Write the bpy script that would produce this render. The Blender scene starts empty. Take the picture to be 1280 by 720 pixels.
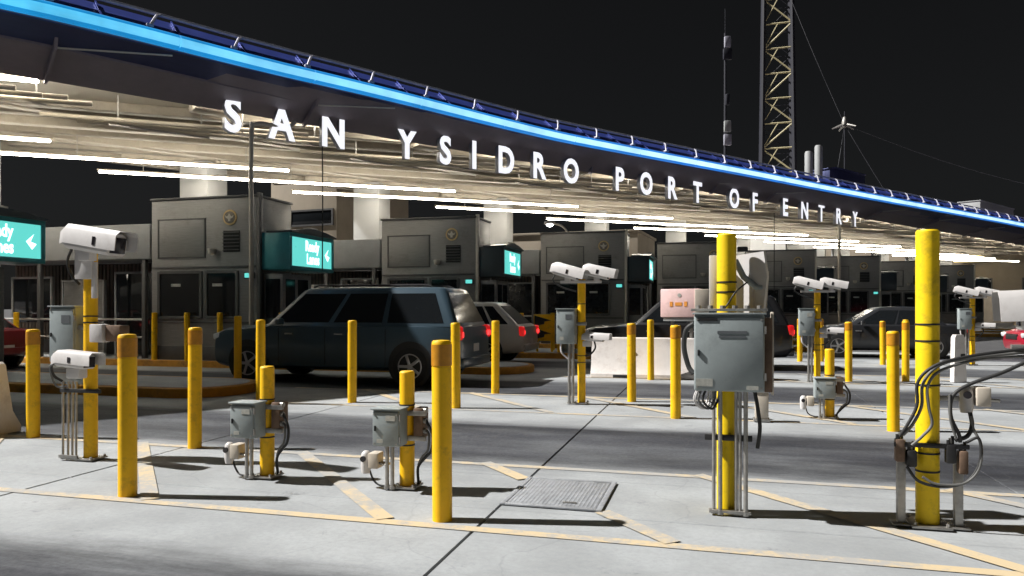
import bpy, bmesh, math, random
from mathutils import Vector, Matrix, Euler

random.seed(7)
sc = bpy.context.scene
COL = sc.collection
R = math.radians
PI = math.pi

# ------------------------------------------------------------------ camera, sky, floodlight, exposure
cam = bpy.data.cameras.new('camera')
cam.sensor_width = 36.0
cam.lens = 25.7
cam.shift_y = 0.0195
cam.clip_end = 2000
co = bpy.data.objects.new('camera', cam)
co.location = (0, 0, 1.45)
co.rotation_euler = (R(90), 0, 0)
COL.objects.link(co)
sc.camera = co

SUN_TRAVEL = Vector((0.70, -0.050, -0.715)).normalized()
SUN_EL = math.asin(-SUN_TRAVEL.z)
SUN_AZ = math.atan2(-SUN_TRAVEL.x, -SUN_TRAVEL.y)

world = bpy.data.worlds.new('World')
sc.world = world
world.use_nodes = True
wn = world.node_tree
bg = wn.nodes['Background']
sky = wn.nodes.new('ShaderNodeTexSky')
sky.sky_type = 'NISHITA'
sky.sun_disc = False
sky.sun_elevation = SUN_EL
sky.sun_rotation = SUN_AZ
hs = wn.nodes.new('ShaderNodeHueSaturation')
hs.inputs['Saturation'].default_value = 0.2
wn.links.new(sky.outputs[0], hs.inputs['Color'])
wn.links.new(hs.outputs[0], bg.inputs['Color'])
bg.inputs['Strength'].default_value = 0.0012

sun = bpy.data.lights.new('sun', 'SUN')
sun.energy = 4.2
sun.angle = R(0.8)
sun.color = (1.0, 0.975, 0.94)
so = bpy.data.objects.new('sun', sun)
so.rotation_euler = SUN_TRAVEL.to_track_quat('-Z', 'Y').to_euler()
so.location = (-16, 6, 19)
COL.objects.link(so)

sc.view_settings.view_transform = 'Standard'
sc.view_settings.look = 'None'
sc.view_settings.gamma = 1.0
sc.view_settings.use_curve_mapping = False
sc.view_settings.exposure = 0.85
sc.render.engine = 'CYCLES'
sc.cycles.use_denoising = True
sc.cycles.max_bounces = 6
sc.cycles.diffuse_bounces = 3
sc.cycles.glossy_bounces = 3
sc.cycles.sample_clamp_indirect = 4.0
sc.cycles.caustics_reflective = False
sc.cycles.caustics_refractive = False

# ------------------------------------------------------------------ frames of the place
LA = R(15.3)      # lanes run at this angle to the picture plane
LC, LS = math.cos(LA), math.sin(LA)
KA = R(39.7)      # the canopy crosses the lanes at a skew
KC, KS = math.cos(KA), math.sin(KA)
PITCH = 5.3       # lane + island


def W(t, n, z=0.0):
    return Vector((t * LC + n * LS, -t * LS + n * LC, z))


def K(u, v, z=0.0):
    return Vector((u * KC - v * KS, u * KS + v * KC, z))


# ------------------------------------------------------------------ materials
MATS = {}


def mat(name, color, rough=0.5, metal=0.0, var=0.12, scale=6.0, bump=0.0, bscale=60.0, dirt=None, dirt_amt=0.0,
        dirt_scale=3.0, coat=0.0, emit=None, estr=0.0, aniso=None, spec=0.5, rvar=1.0):
    if name in MATS:
        return MATS[name]
    m = bpy.data.materials.new(name)
    m.use_nodes = True
    nt = m.node_tree
    b = nt.nodes['Principled BSDF']
    b.inputs['Roughness'].default_value = rough
    b.inputs['Metallic'].default_value = metal
    b.inputs['Coat Weight'].default_value = coat
    b.inputs['Specular IOR Level'].default_value = spec
    tc = nt.nodes.new('ShaderNodeTexCoord')
    src = tc.outputs['Object']
    if aniso:
        mp = nt.nodes.new('ShaderNodeMapping')
        mp.inputs['Scale'].default_value = aniso
        nt.links.new(src, mp.inputs['Vector'])
        src = mp.outputs[0]
    nz = nt.nodes.new('ShaderNodeTexNoise')
    nz.inputs['Scale'].default_value = scale
    nz.inputs['Detail'].default_value = 6
    nz.inputs['Roughness'].default_value = 0.65
    nt.links.new(src, nz.inputs['Vector'])
    mx = nt.nodes.new('ShaderNodeMix')
    mx.data_type = 'RGBA'
    mr = nt.nodes.new('ShaderNodeMapRange')
    mr.inputs['From Min'].default_value = 0.3
    mr.inputs['From Max'].default_value = 0.7
    nt.links.new(nz.outputs['Fac'], mr.inputs['Value'])
    nt.links.new(mr.outputs[0], mx.inputs['Factor'])
    lo = [c * (1 - var) for c in color]
    hi = [min(1, c * (1 + var)) for c in color]
    mx.inputs['A'].default_value = (*lo, 1)
    mx.inputs['B'].default_value = (*hi, 1)
    out = mx.outputs['Result']
    if dirt is not None:
        n2 = nt.nodes.new('ShaderNodeTexNoise')
        n2.inputs['Scale'].default_value = dirt_scale
        n2.inputs['Detail'].default_value = 9
        n2.inputs['Roughness'].default_value = 0.75
        nt.links.new(tc.outputs['Object'], n2.inputs['Vector'])
        n2.noise_dimensions = '4D'
        oi_ = nt.nodes.new('ShaderNodeObjectInfo')
        mw = nt.nodes.new('ShaderNodeMath')
        mw.operation = 'MULTIPLY'
        mw.inputs[1].default_value = 43.0
        nt.links.new(oi_.outputs['Random'], mw.inputs[0])
        nt.links.new(mw.outputs[0], n2.inputs['W'])
        r2 = nt.nodes.new('ShaderNodeMapRange')
        r2.inputs['From Min'].default_value = 0.52
        r2.inputs['From Max'].default_value = 0.72
        r2.inputs['To Max'].default_value = dirt_amt
        nt.links.new(n2.outputs['Fac'], r2.inputs['Value'])
        m2 = nt.nodes.new('ShaderNodeMix')
        m2.data_type = 'RGBA'
        nt.links.new(r2.outputs[0], m2.inputs['Factor'])
        nt.links.new(out, m2.inputs['A'])
        m2.inputs['B'].default_value = (*dirt, 1)
        out = m2.outputs['Result']
    nt.links.new(out, b.inputs['Base Color'])
    r3 = nt.nodes.new('ShaderNodeMapRange')
    r3.inputs['To Min'].default_value = max(0.02, rough - 0.12 * rvar)
    r3.inputs['To Max'].default_value = min(1.0, rough + 0.15 * rvar)
    nt.links.new(nz.outputs['Fac'], r3.inputs['Value'])
    nt.links.new(r3.outputs[0], b.inputs['Roughness'])
    if bump > 0:
        n3 = nt.nodes.new('ShaderNodeTexNoise')
        n3.inputs['Scale'].default_value = bscale
        n3.inputs['Detail'].default_value = 5
        nt.links.new(tc.outputs['Object'], n3.inputs['Vector'])
        bp = nt.nodes.new('ShaderNodeBump')
        bp.inputs['Strength'].default_value = bump
        bp.inputs['Distance'].default_value = 0.01
        nt.links.new(n3.outputs['Fac'], bp.inputs['Height'])
        nt.links.new(bp.outputs[0], b.inputs['Normal'])
    if emit is not None:
        b.inputs['Emission Color'].default_value = (*emit, 1)
        b.inputs['Emission Strength'].default_value = estr
    MATS[name] = m
    return m


def concrete_ground(name, base, lane, stain_only=False):
    """Cast concrete with lane-long tyre and oil stains (they follow the wheel paths)."""
    m = bpy.data.materials.new(name)
    m.use_nodes = True
    nt = m.node_tree
    N, L = nt.nodes, nt.links
    b = N['Principled BSDF']
    geo = N.new('ShaderNodeNewGeometry')
    mp = N.new('ShaderNodeMapping')
    mp.inputs['Rotation'].default_value = (0, 0, LA)
    L.new(geo.outputs['Position'], mp.inputs['Vector'])
    sep = N.new('ShaderNodeSeparateXYZ')
    L.new(mp.outputs[0], sep.inputs[0])

    def noise(scale, vec_scale=(1, 1, 1), detail=7, rough=0.65):
        q = N.new('ShaderNodeMapping')
        q.inputs['Scale'].default_value = vec_scale
        L.new(mp.outputs[0], q.inputs['Vector'])
        z = N.new('ShaderNodeTexNoise')
        z.inputs['Scale'].default_value = scale
        z.inputs['Detail'].default_value = detail
        z.inputs['Roughness'].default_value = rough
        L.new(q.outputs[0], z.inputs['Vector'])
        return z.outputs['Fac']

    def math_(op, a, c=None, d=None):
        q = N.new('ShaderNodeMath')
        q.operation = op
        for i, x in enumerate((a, c, d)):
            if x is None:
                continue
            if isinstance(x, (int, float)):
                q.inputs[i].default_value = x
            else:
                L.new(x, q.inputs[i])
        return q.outputs[0]

    def rng(x, a, c, lo=0.0, hi=1.0, smooth=True):
        q = N.new('ShaderNodeMapRange')
        if smooth:
            q.interpolation_type = 'SMOOTHSTEP'
        q.inputs['From Min'].default_value = a
        q.inputs['From Max'].default_value = c
        q.inputs['To Min'].default_value = lo
        q.inputs['To Max'].default_value = hi
        L.new(x, q.inputs['Value'])
        return q.outputs[0]

    def mixc(f, a, c):
        q = N.new('ShaderNodeMix')
        q.data_type = 'RGBA'
        L.new(f, q.inputs['Factor'])
        for key, x in (('A', a), ('B', c)):
            if isinstance(x, tuple):
                q.inputs[key].default_value = (*x, 1)
            else:
                L.new(x, q.inputs[key])
        return q.outputs['Result']

    # distance from the nearest island centre line
    dn = math_('PINGPONG', math_('SUBTRACT', sep.outputs['Y'], 5.05 - PITCH * 5), PITCH / 2)
    streak = noise(1.0, (0.22, 1.1, 1), 9, 0.72)
    wob = math_('MULTIPLY', math_('SUBTRACT', streak, 0.5), 1.3)
    mask = rng(math_('ADD', dn, wob), 1.15, 1.85)
    blot = noise(0.55, (0.5, 1.4, 1), 8, 0.7)
    mask = math_('MULTIPLY', mask, rng(blot, 0.25, 0.62, 0.7, 1.0))
    big = noise(0.8, (1, 1, 1), 6, 0.6)
    fine = noise(24.0, (1, 1, 1), 8, 0.75)
    speck = noise(150.0, (1, 1, 1), 3, 0.6)
    c0 = mixc(rng(big, 0.3, 0.7), tuple(x * 0.74 for x in base), tuple(x * 1.10 for x in base))
    c0 = mixc(rng(fine, 0.35, 0.75, 0, 0.45), c0, tuple(x * 0.66 for x in base))
    c0 = mixc(rng(speck, 0.55, 0.8, 0, 0.35), c0, tuple(x * 0.45 for x in base))
    c1 = mixc(rng(streak, 0.35, 0.7), tuple(x * 1.35 for x in lane), tuple(x * 0.55 for x in lane))
    c1 = mixc(rng(fine, 0.4, 0.7, 0, 0.5), c1, tuple(x * 0.5 for x in lane))
    # drips and oil spots
    spot = noise(1.7, (0.8, 1, 1), 10, 0.8)
    col = mixc(mask, c0, c1)
    col = mixc(rng(spot, 0.59, 0.68, 0, 0.6), col, tuple(x * 0.35 for x in base))
    # hairline cracks
    vor = N.new('ShaderNodeTexVoronoi')
    vor.feature = 'DISTANCE_TO_EDGE'
    vor.inputs['Scale'].default_value = 0.33
    dist = N.new('ShaderNodeMixRGB')
    dist.blend_type = 'ADD'
    dist.inputs['Fac'].default_value = 0.5
    L.new(mp.outputs[0], dist.inputs['Color1'])
    nzv = N.new('ShaderNodeTexNoise')
    nzv.inputs['Scale'].default_value = 1.6
    nzv.inputs['Detail'].default_value = 8
    L.new(mp.outputs[0], nzv.inputs['Vector'])
    L.new(nzv.outputs['Color'], dist.inputs['Color2'])
    L.new(dist.outputs[0], vor.inputs['Vector'])
    crack = rng(vor.outputs['Distance'], 0.0, 0.004, 0.16, 0.0)
    col = mixc(crack, col, tuple(x * 0.3 for x in base))
    L.new(col, b.inputs['Base Color'])
    L.new(rng(fine, 0.2, 0.8, 0.62, 0.92, False), b.inputs['Roughness'])
    b.inputs['Specular IOR Level'].default_value = 0.3
    bp = N.new('ShaderNodeBump')
    bp.inputs['Strength'].default_value = 0.25
    bp.inputs['Distance'].default_value = 0.006
    hsum = math_('ADD', fine, math_('MULTIPLY', speck, 0.4))
    L.new(hsum, bp.inputs['Height'])
    L.new(bp.outputs[0], b.inputs['Normal'])
    return m


def line_paint():
    m = bpy.data.materials.new('worn_line_paint')
    m.use_nodes = True
    nt = m.node_tree
    N, L = nt.nodes, nt.links
    b = N['Principled BSDF']
    geo = N.new('ShaderNodeNewGeometry')
    n1 = N.new('ShaderNodeTexNoise')
    n1.inputs['Scale'].default_value = 9
    n1.inputs['Detail'].default_value = 10
    n1.inputs['Roughness'].default_value = 0.8
    n0 = N.new('ShaderNodeTexNoise')
    n0.inputs['Scale'].default_value = 0.9
    n0.inputs['Detail'].default_value = 5
    for x in (n0, n1):
        L.new(geo.outputs['Position'], x.inputs['Vector'])
    ad = N.new('ShaderNodeMath')
    ad.operation = 'ADD'
    L.new(n0.outputs['Fac'], ad.inputs[0])
    L.new(n1.outputs['Fac'], ad.inputs[1])
    mr = N.new('ShaderNodeMapRange')
    mr.inputs['From Min'].default_value = 0.90
    mr.inputs['From Max'].default_value = 1.06
    L.new(ad.outputs[0], mr.inputs['Value'])
    mx = N.new('ShaderNodeMix')
    mx.data_type = 'RGBA'
    L.new(mr.outputs[0], mx.inputs['Factor'])
    mx.inputs['A'].default_value = (0.56, 0.45, 0.285, 1)
    mx.inputs['B'].default_value = (0.37, 0.36, 0.34, 1)
    L.new(mx.outputs['Result'], b.inputs['Base Color'])
    b.inputs['Roughness'].default_value = 0.8
    return m


M_CONC = concrete_ground('cast_concrete', (0.37, 0.388, 0.40), (0.036, 0.038, 0.046))
M_ASPH = mat('asphalt', (0.06, 0.06, 0.063), 0.9, var=0.35, scale=3, bump=0.3)
M_LINE = line_paint()
M_YEL = mat('yellow_paint', (0.95, 0.53, 0.005), 0.48, var=0.10, scale=4, dirt=(0.30, 0.17, 0.03), dirt_amt=0.6, dirt_scale=9, bump=0.05, coat=0.0, spec=0.35)
M_YEL2 = mat('greenish_yellow_paint', (0.92, 0.63, 0.008), 0.48, var=0.10, scale=4, dirt=(0.30, 0.20, 0.03), dirt_amt=0.6, dirt_scale=8, bump=0.05, coat=0.0, spec=0.35)
M_AMB = mat('amber_reflective_tape', (0.55, 0.24, 0.012), 0.33, var=0.15, scale=18, dirt=(0.2, 0.08, 0.01), dirt_amt=0.5, dirt_scale=12)
M_KERB = mat('kerb_paint', (0.50, 0.24, 0.03), 0.7, var=0.25, scale=5, dirt=(0.10, 0.07, 0.05), dirt_amt=0.8, dirt_scale=3)
M_WHT = mat('white_powder_coat', (0.60, 0.58, 0.57), 0.42, var=0.06, scale=8, dirt=(0.35, 0.31, 0.27), dirt_amt=0.35, dirt_scale=9)
M_PINK = mat('pinkish_white_enamel', (0.84, 0.58, 0.56), 0.5, var=0.08, scale=5, dirt=(0.4, 0.3, 0.25), dirt_amt=0.4)
M_BEI = mat('beige_plastic', (0.55, 0.49, 0.41), 0.5, var=0.08)
M_GRY = mat('grey_enclosure_paint', (0.30, 0.34, 0.345), 0.45, var=0.08, scale=7, dirt=(0.10, 0.10, 0.10), dirt_amt=0.35, dirt_scale=6, bump=0.03)
M_STEEL = mat('galvanised_steel', (0.36, 0.35, 0.33), 0.45, 0.75, var=0.25, scale=14, dirt=(0.16, 0.11, 0.07), dirt_amt=0.5, dirt_scale=8)
M_RUST = mat('rusty_brown_steel', (0.17, 0.11, 0.075), 0.75, 0.2, var=0.35, scale=12)
M_BLK = mat('black_rubber', (0.018, 0.018, 0.018), 0.55, var=0.2)
M_GCAB = mat('grey_cable', (0.13, 0.13, 0.125), 0.5, var=0.15)
M_GLASS = mat('dark_glass', (0.012, 0.014, 0.016), 0.08, var=0.05, coat=0.0, rvar=0.1)
M_LENS = mat('dark_lens', (0.02, 0.017, 0.02), 0.15, var=0.1)
M_BOOTH = mat('brushed_booth_steel', (0.27, 0.268, 0.26), 0.42, 0.25, var=0.16, scale=5, aniso=(0.6, 0.6, 14), dirt=(0.09, 0.08, 0.07), dirt_amt=0.4, dirt_scale=2)
M_BOOTH2 = mat('darker_booth_trim', (0.11, 0.11, 0.11), 0.5, 0.4, var=0.15)
M_PALE = mat('pale_corner_trim', (0.55, 0.52, 0.46), 0.5, var=0.1)
M_BAND = mat('pale_grey_panel', (0.36, 0.375, 0.375), 0.55, var=0.08, scale=3, dirt=(0.2, 0.19, 0.17), dirt_amt=0.3)
M_COLM = mat('white_column_cladding', (0.31, 0.312, 0.31), 0.6, var=0.05, scale=2, dirt=(0.26, 0.25, 0.24), dirt_amt=0.35, dirt_scale=2)
M_CEIL = mat('cream_ceiling', (0.56, 0.525, 0.45), 0.7, var=0.06, scale=0.8, dirt=(0.44, 0.39, 0.32), dirt_amt=0.3, dirt_scale=0.7)
M_BEAM = mat('taupe_beam_paint', (0.34, 0.305, 0.25), 0.65, var=0.12, scale=2, dirt=(0.18, 0.15, 0.12), dirt_amt=0.5)
M_PIPE = mat('cream_pipe_paint', (0.50, 0.45, 0.36), 0.5, var=0.08)
M_FASC = mat('dark_plum_fascia', (0.21, 0.18, 0.215), 0.5, var=0.10, scale=2)
M_ROOF = mat('blue_roof_metal', (0.05, 0.08, 0.36), 0.38, 0.3, var=0.18, scale=3, aniso=(1, 6, 1))
M_NAVY = mat('navy_soffit_metal', (0.05, 0.06, 0.15), 0.35, 0.4, var=0.12, scale=2, aniso=(1, 5, 1))
M_RAIL = mat('roof_rail_paint', (0.48, 0.48, 0.56), 0.45, 0.3, var=0.15)
M_BWALL = mat('beige_stucco', (0.33, 0.28, 0.215), 0.85, var=0.10, scale=1.2, bump=0.2, bscale=20)
M_WWALL = mat('white_stucco', (0.78, 0.76, 0.70), 0.8, var=0.06, scale=0.8)
M_SLAT = mat('brown_slats', (0.20, 0.17, 0.145), 0.65, var=0.2, scale=4)
M_JERS = mat('white_barrier_paint', (0.70, 0.66, 0.63), 0.75, var=0.08, scale=3, dirt=(0.36, 0.28, 0.24), dirt_amt=0.6, dirt_scale=2.2, bump=0.15)
M_LATT = mat('lit_face_lattice_paint', (0.62, 0.55, 0.33), 0.6, var=0.15)
M_MAST = mat('dark_mast_and_shaded_brace', (0.022, 0.023, 0.034), 0.6, var=0.2)
M_WIRE = mat('dull_wire', (0.05, 0.05, 0.06), 0.6, var=0.1)
M_TEALB = mat('teal_sign_housing', (0.06, 0.32, 0.36), 0.4, var=0.08, coat=0.2)
M_DSIGN = mat('dark_sign_housing', (0.035, 0.05, 0.06), 0.4, var=0.08, coat=0.2)
M_DPIPE = mat('pale_downpipe', (0.50, 0.46, 0.40), 0.45, 0.1, var=0.12)
M_SEAL = mat('seal_enamel', (0.20, 0.18, 0.15), 0.4, 0.3, var=0.2, scale=20)
M_GOLD = mat('brass_seal', (0.62, 0.45, 0.22), 0.35, 0.6, var=0.2, scale=20)
M_ORNG = mat('orange_print', (0.80, 0.32, 0.05), 0.6, var=0.08)
M_BLKP = mat('black_paint', (0.015, 0.015, 0.016), 0.5, var=0.1)
M_STKR = mat('faded_sticker', (0.42, 0.42, 0.38), 0.6, var=0.2, scale=40)
M_PRINT = mat('grey_print', (0.11, 0.12, 0.13), 0.6, var=0.2)
M_PLATE = mat('steel_hatch', (0.36, 0.375, 0.40), 0.5, 0.3, var=0.22, scale=10, dirt=(0.12, 0.12, 0.12), dirt_amt=0.6, dirt_scale=7)
M_TUBE = mat('fluorescent_tube', (0.9, 0.88, 0.8), 0.4, var=0.0, emit=(1.0, 0.93, 0.80), estr=23.0)
M_LED = mat('blue_led_strip', (0.02, 0.08, 0.16), 0.4, var=0.0)
M_LET = mat('lit_letter_face', (0.6, 0.6, 0.6), 0.4, var=0.0, emit=(0.93, 0.94, 1.0), estr=0.55)
M_RET = mat('letter_return', (0.40, 0.40, 0.44), 0.5, var=0.05)
M_SCR = mat('lit_teal_screen', (0.05, 0.3, 0.3), 0.3, var=0.0, emit=(0.10, 0.52, 0.47), estr=0.75)
M_TXT = mat('lit_white_text', (0.9, 0.9, 0.9), 0.4, var=0.0, emit=(0.75, 1.0, 0.97), estr=1.0)
M_LAMP = mat('street_lamp_glass', (0.9, 0.9, 0.9), 0.4, var=0.0, emit=(0.95, 0.97, 1.0), estr=8.0)
M_WARM = mat('warm_wall_lamp', (0.9, 0.8, 0.5), 0.4, var=0.0, emit=(1.0, 0.78, 0.35), estr=2.5)
M_TAIL = mat('lit_tail_lamp', (0.5, 0.01, 0.01), 0.2, var=0.0, emit=(1.0, 0.03, 0.03), estr=1.6)
M_TAILL = mat('tail_lamp_lens', (0.45, 0.01, 0.012), 0.15, var=0.0, emit=(1.0, 0.02, 0.02), estr=0.22)
M_HEAD = mat('head_lamp', (0.7, 0.72, 0.75), 0.1, var=0.0, coat=0.5)
M_TYRE = mat('tyre', (0.02, 0.02, 0.02), 0.85, var=0.2)
M_RIM = mat('alloy_rim', (0.42, 0.42, 0.43), 0.3, 0.8, var=0.1)


# the strip of light runs from saturated blue (nearest tubes) to pale blue far along the roof
def led_nodes(m, near, far, lo, hi):
    nt = m.node_tree
    b = nt.nodes['Principled BSDF']
    tc = nt.nodes.new('ShaderNodeTexCoord')
    sx = nt.nodes.new('ShaderNodeSeparateXYZ')
    nt.links.new(tc.outputs['Object'], sx.inputs[0])
    mr = nt.nodes.new('ShaderNodeMapRange')
    mr.inputs['From Min'].default_value = -28
    mr.inputs['From Max'].default_value = -8
    nt.links.new(sx.outputs['X'], mr.inputs['Value'])
    cr = nt.nodes.new('ShaderNodeValToRGB')
    cr.color_ramp.elements[0].color = (*near, 1)
    cr.color_ramp.elements[1].color = (*far, 1)
    nt.links.new(mr.outputs[0], cr.inputs[0])
    nz = nt.nodes.new('ShaderNodeTexNoise')
    nz.inputs['Scale'].default_value = 1.3
    nz.inputs['Detail'].default_value = 5
    nt.links.new(tc.outputs['Object'], nz.inputs['Vector'])
    nt.links.new(cr.outputs[0], b.inputs['Emission Color'])
    ml = nt.nodes.new('ShaderNodeMapRange')
    ml.inputs['From Min'].default_value = 0.3
    ml.inputs['From Max'].default_value = 0.7
    ml.inputs['To Min'].default_value = lo
    ml.inputs['To Max'].default_value = hi
    nt.links.new(nz.outputs['Fac'], ml.inputs['Value'])
    nt.links.new(ml.outputs[0], b.inputs['Emission Strength'])


M_LEDC = mat('pale_led_core', (0.05, 0.1, 0.15), 0.4, var=0.0)
led_nodes(M_LED, (0.006, 0.21, 0.50), (0.015, 0.15, 0.55), 0.55, 0.8)
led_nodes(M_LEDC, (0.07, 0.44, 0.72), (0.50, 0.80, 1.0), 0.6, 0.9)


# ------------------------------------------------------------------ mesh helpers
class MB:
    def __init__(self):
        self.v = []
        self.f = []

    def add(self, vs, fs, M=None):
        o = len(self.v)
        for p in vs:
            p = Vector(p)
            self.v.append(M @ p if M is not None else p)
        for q in fs:
            self.f.append([i + o for i in q])
        return self

    def box(self, c, s, bev=0.0, rot=None, M=None):
        hx, hy, hz = s[0] / 2, s[1] / 2, s[2] / 2
        T = Matrix.Translation(c)
        if rot is not None:
            T = T @ Euler(rot).to_matrix().to_4x4()
        if M is not None:
            T = M @ T
        if bev <= 0:
            vs = [(x, y, z) for x in (-hx, hx) for y in (-hy, hy) for z in (-hz, hz)]
            fs = [(0, 1, 3, 2), (4, 6, 7, 5), (0, 4, 5, 1), (2, 3, 7, 6), (0, 2, 6, 4), (1, 5, 7, 3)]
            return self.add(vs, fs, T)
        bm = bmesh.new()
        bmesh.ops.create_cube(bm, size=1.0)
        for q in bm.verts:
            q.co = Vector((q.co.x * s[0], q.co.y * s[1], q.co.z * s[2]))
        bmesh.ops.bevel(bm, geom=list(bm.edges), offset=min(bev, min(s) * 0.45), segments=2, affect='EDGES', profile=0.5)
        bm.verts.index_update()
        vs = [q.co.copy() for q in bm.verts]
        fs = [[q.index for q in f.verts] for f in bm.faces]
        bm.free()
        return self.add(vs, fs, T)

    def cyl(self, p0, p1, r0, r1=None, seg=14, caps=True, M=None):
        r1 = r0 if r1 is None else r1
        p0, p1 = Vector(p0), Vector(p1)
        d = (p1 - p0).normalized()
        a = d.orthogonal().normalized()
        b = d.cross(a)
        vs = []
        for p, r in ((p0, r0), (p1, r1)):
            for i in range(seg):
                q = 2 * PI * i / seg
                vs.append(p + (a * math.cos(q) + b * math.sin(q)) * r)
        fs = [(i, (i + 1) % seg, seg + (i + 1) % seg, seg + i) for i in range(seg)]
        if caps:
            fs.append(tuple(range(seg - 1, -1, -1)))
            fs.append(tuple(range(seg, 2 * seg)))
        return self.add(vs, fs, M)

    def tube(self, path, r, seg=8, M=None):
        P = [Vector(p) for p in path]
        n = len(P)
        a = None
        vs = []
        for i, p in enumerate(P):
            d = (P[min(i + 1, n - 1)] - P[max(i - 1, 0)]).normalized()
            if a is None:
                a = d.orthogonal().normalized()
            else:
                a = (a - d * a.dot(d))
                a = a.normalized() if a.length > 1e-6 else d.orthogonal().normalized()
            b = d.cross(a)
            for k in range(seg):
                q = 2 * PI * k / seg
                vs.append(p + (a * math.cos(q) + b * math.sin(q)) * r)
        fs = []
        for i in range(n - 1):
            for k in range(seg):
                k2 = (k + 1) % seg
                fs.append((i * seg + k, i * seg + k2, (i + 1) * seg + k2, (i + 1) * seg + k))
        fs.append(tuple(range(seg - 1, -1, -1)))
        fs.append(tuple(range((n - 1) * seg, n * seg)))
        return self.add(vs, fs, M)

    def lathe(self, prof, seg=20, M=None):
        vs, fs = [], []
        for r, z in prof:
            for i in range(seg):
                q = 2 * PI * i / seg
                vs.append((r * math.cos(q), r * math.sin(q), z))
        for j in range(len(prof) - 1):
            for i in range(seg):
                i2 = (i + 1) % seg
                fs.append((j * seg + i, j * seg + i2, (j + 1) * seg + i2, (j + 1) * seg + i))
        fs.append(tuple(range(seg - 1, -1, -1)))
        k = (len(prof) - 1) * seg
        fs.append(tuple(range(k, k + seg)))
        return self.add(vs, fs, M)

    def loft(self, rings, M=None, caps=True):
        n = len(rings[0])
        vs = [p for r in rings for p in r]
        fs = []
        for j in range(len(rings) - 1):
            for i in range(n):
                i2 = (i + 1) % n
                fs.append((j * n + i, j * n + i2, (j + 1) * n + i2, (j + 1) * n + i))
        if caps:
            fs.append(tuple(range(n - 1, -1, -1)))
            fs.append(tuple(range((len(rings) - 1) * n, len(rings) * n)))
        return self.add(vs, fs, M)

    def prism(self, poly, y0, y1, M=None, axis='y'):
        n = len(poly)
        if axis == 'y':
            f = lambda p, y: (p[0], y, p[1])
        elif axis == 'x':
            f = lambda p, y: (y, p[0], p[1])
        else:
            f = lambda p, y: (p[0], p[1], y)
        vs = [f(p, y0) for p in poly] + [f(p, y1) for p in poly]
        fs = [(i, (i + 1) % n, n + (i + 1) % n, n + i) for i in range(n)]
        fs += [tuple(range(n - 1, -1, -1)), tuple(range(n, 2 * n))]
        return self.add(vs, fs, M)

    def mesh(self, name, m, smooth=32):
        me = bpy.data.meshes.new(name)
        me.from_pydata([tuple(p) for p in self.v], [], self.f)
        bm = bmesh.new()
        bm.from_mesh(me)
        bmesh.ops.recalc_face_normals(bm, faces=bm.faces)
        bm.to_mesh(me)
        bm.free()
        if smooth:
            me.polygons.foreach_set('use_smooth', [True] * len(me.polygons))
            me.set_sharp_from_angle(angle=R(smooth))
        me.materials.append(m)
        return me

    def build(self, name, m, parent=None, smooth=32, loc=None):
        o = bpy.data.objects.new(name, self.mesh(name, m, smooth))
        COL.objects.link(o)
        if parent is not None:
            o.parent = parent
        if loc is not None:
            o.location = loc
        return o


def catmull(pts, n=7):
    P = [Vector(p) for p in pts]
    P = [P[0] * 2 - P[1]] + P + [P[-1] * 2 - P[-2]]
    out = []
    for i in range(1, len(P) - 2):
        p0, p1, p2, p3 = P[i - 1], P[i], P[i + 1], P[i + 2]
        for k in range(n):
            t = k / n
            out.append(0.5 * ((2 * p1) + (p2 - p0) * t + (2 * p0 - 5 * p1 + 4 * p2 - p3) * t * t + (3 * p1 - p0 - 3 * p2 + p3) * t ** 3))
    out.append(P[-2])
    return out


def tag(o, label=None, cat=None, group=None, kind=None):
    if label:
        o['label'] = label
    if cat:
        o['category'] = cat
    if group:
        o['group'] = group
    if kind:
        o['kind'] = kind
    return o


def thing(name, label, cat, loc, rz=0.0, group=None):
    o = bpy.data.objects.new(name, None)
    o.empty_display_size = 0.2
    o.location = loc
    o.rotation_euler = (0, 0, rz)
    COL.objects.link(o)
    return tag(o, label, cat, group)


def copy_tree(o, parent=None):
    c = o.copy()
    COL.objects.link(c)
    c.parent = parent
    for ch in o.children:
        copy_tree(ch, c)
    return c


def text_mesh(txt, size, extrude, offset=0.0, align='CENTER'):
    cu = bpy.data.curves.new('text', 'FONT')
    cu.body = txt
    cu.size = size
    cu.extrude = extrude
    cu.offset = offset
    cu.align_x = align
    cu.resolution_u = 4
    ob = bpy.data.objects.new('text', cu)
    COL.objects.link(ob)
    bpy.context.view_layer.update()
    dg = bpy.context.evaluated_depsgraph_get()
    me = bpy.data.meshes.new_from_object(ob.evaluated_get(dg))
    bpy.data.objects.remove(ob)
    bpy.data.curves.remove(cu)
    me.materials.clear()
    return me


def RotX(a): return Matrix.Rotation(a, 4, 'X')
def RotY(a): return Matrix.Rotation(a, 4, 'Y')
def RotZ(a): return Matrix.Rotation(a, 4, 'Z')
def Tr(x, y, z): return Matrix.Translation((x, y, z))


# ================================================================== GROUND
g = MB()
g.add([(-500, -60, 0), (700, -60, 0), (700, 900, 0), (-500, 900, 0)], [(0, 1, 2, 3)])
ground = tag(g.build('pavement', M_ASPH, None, 0, (0, 0, -0.012)), 'cast concrete pavement of the inspection lanes', None, None, 'structure')

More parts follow.
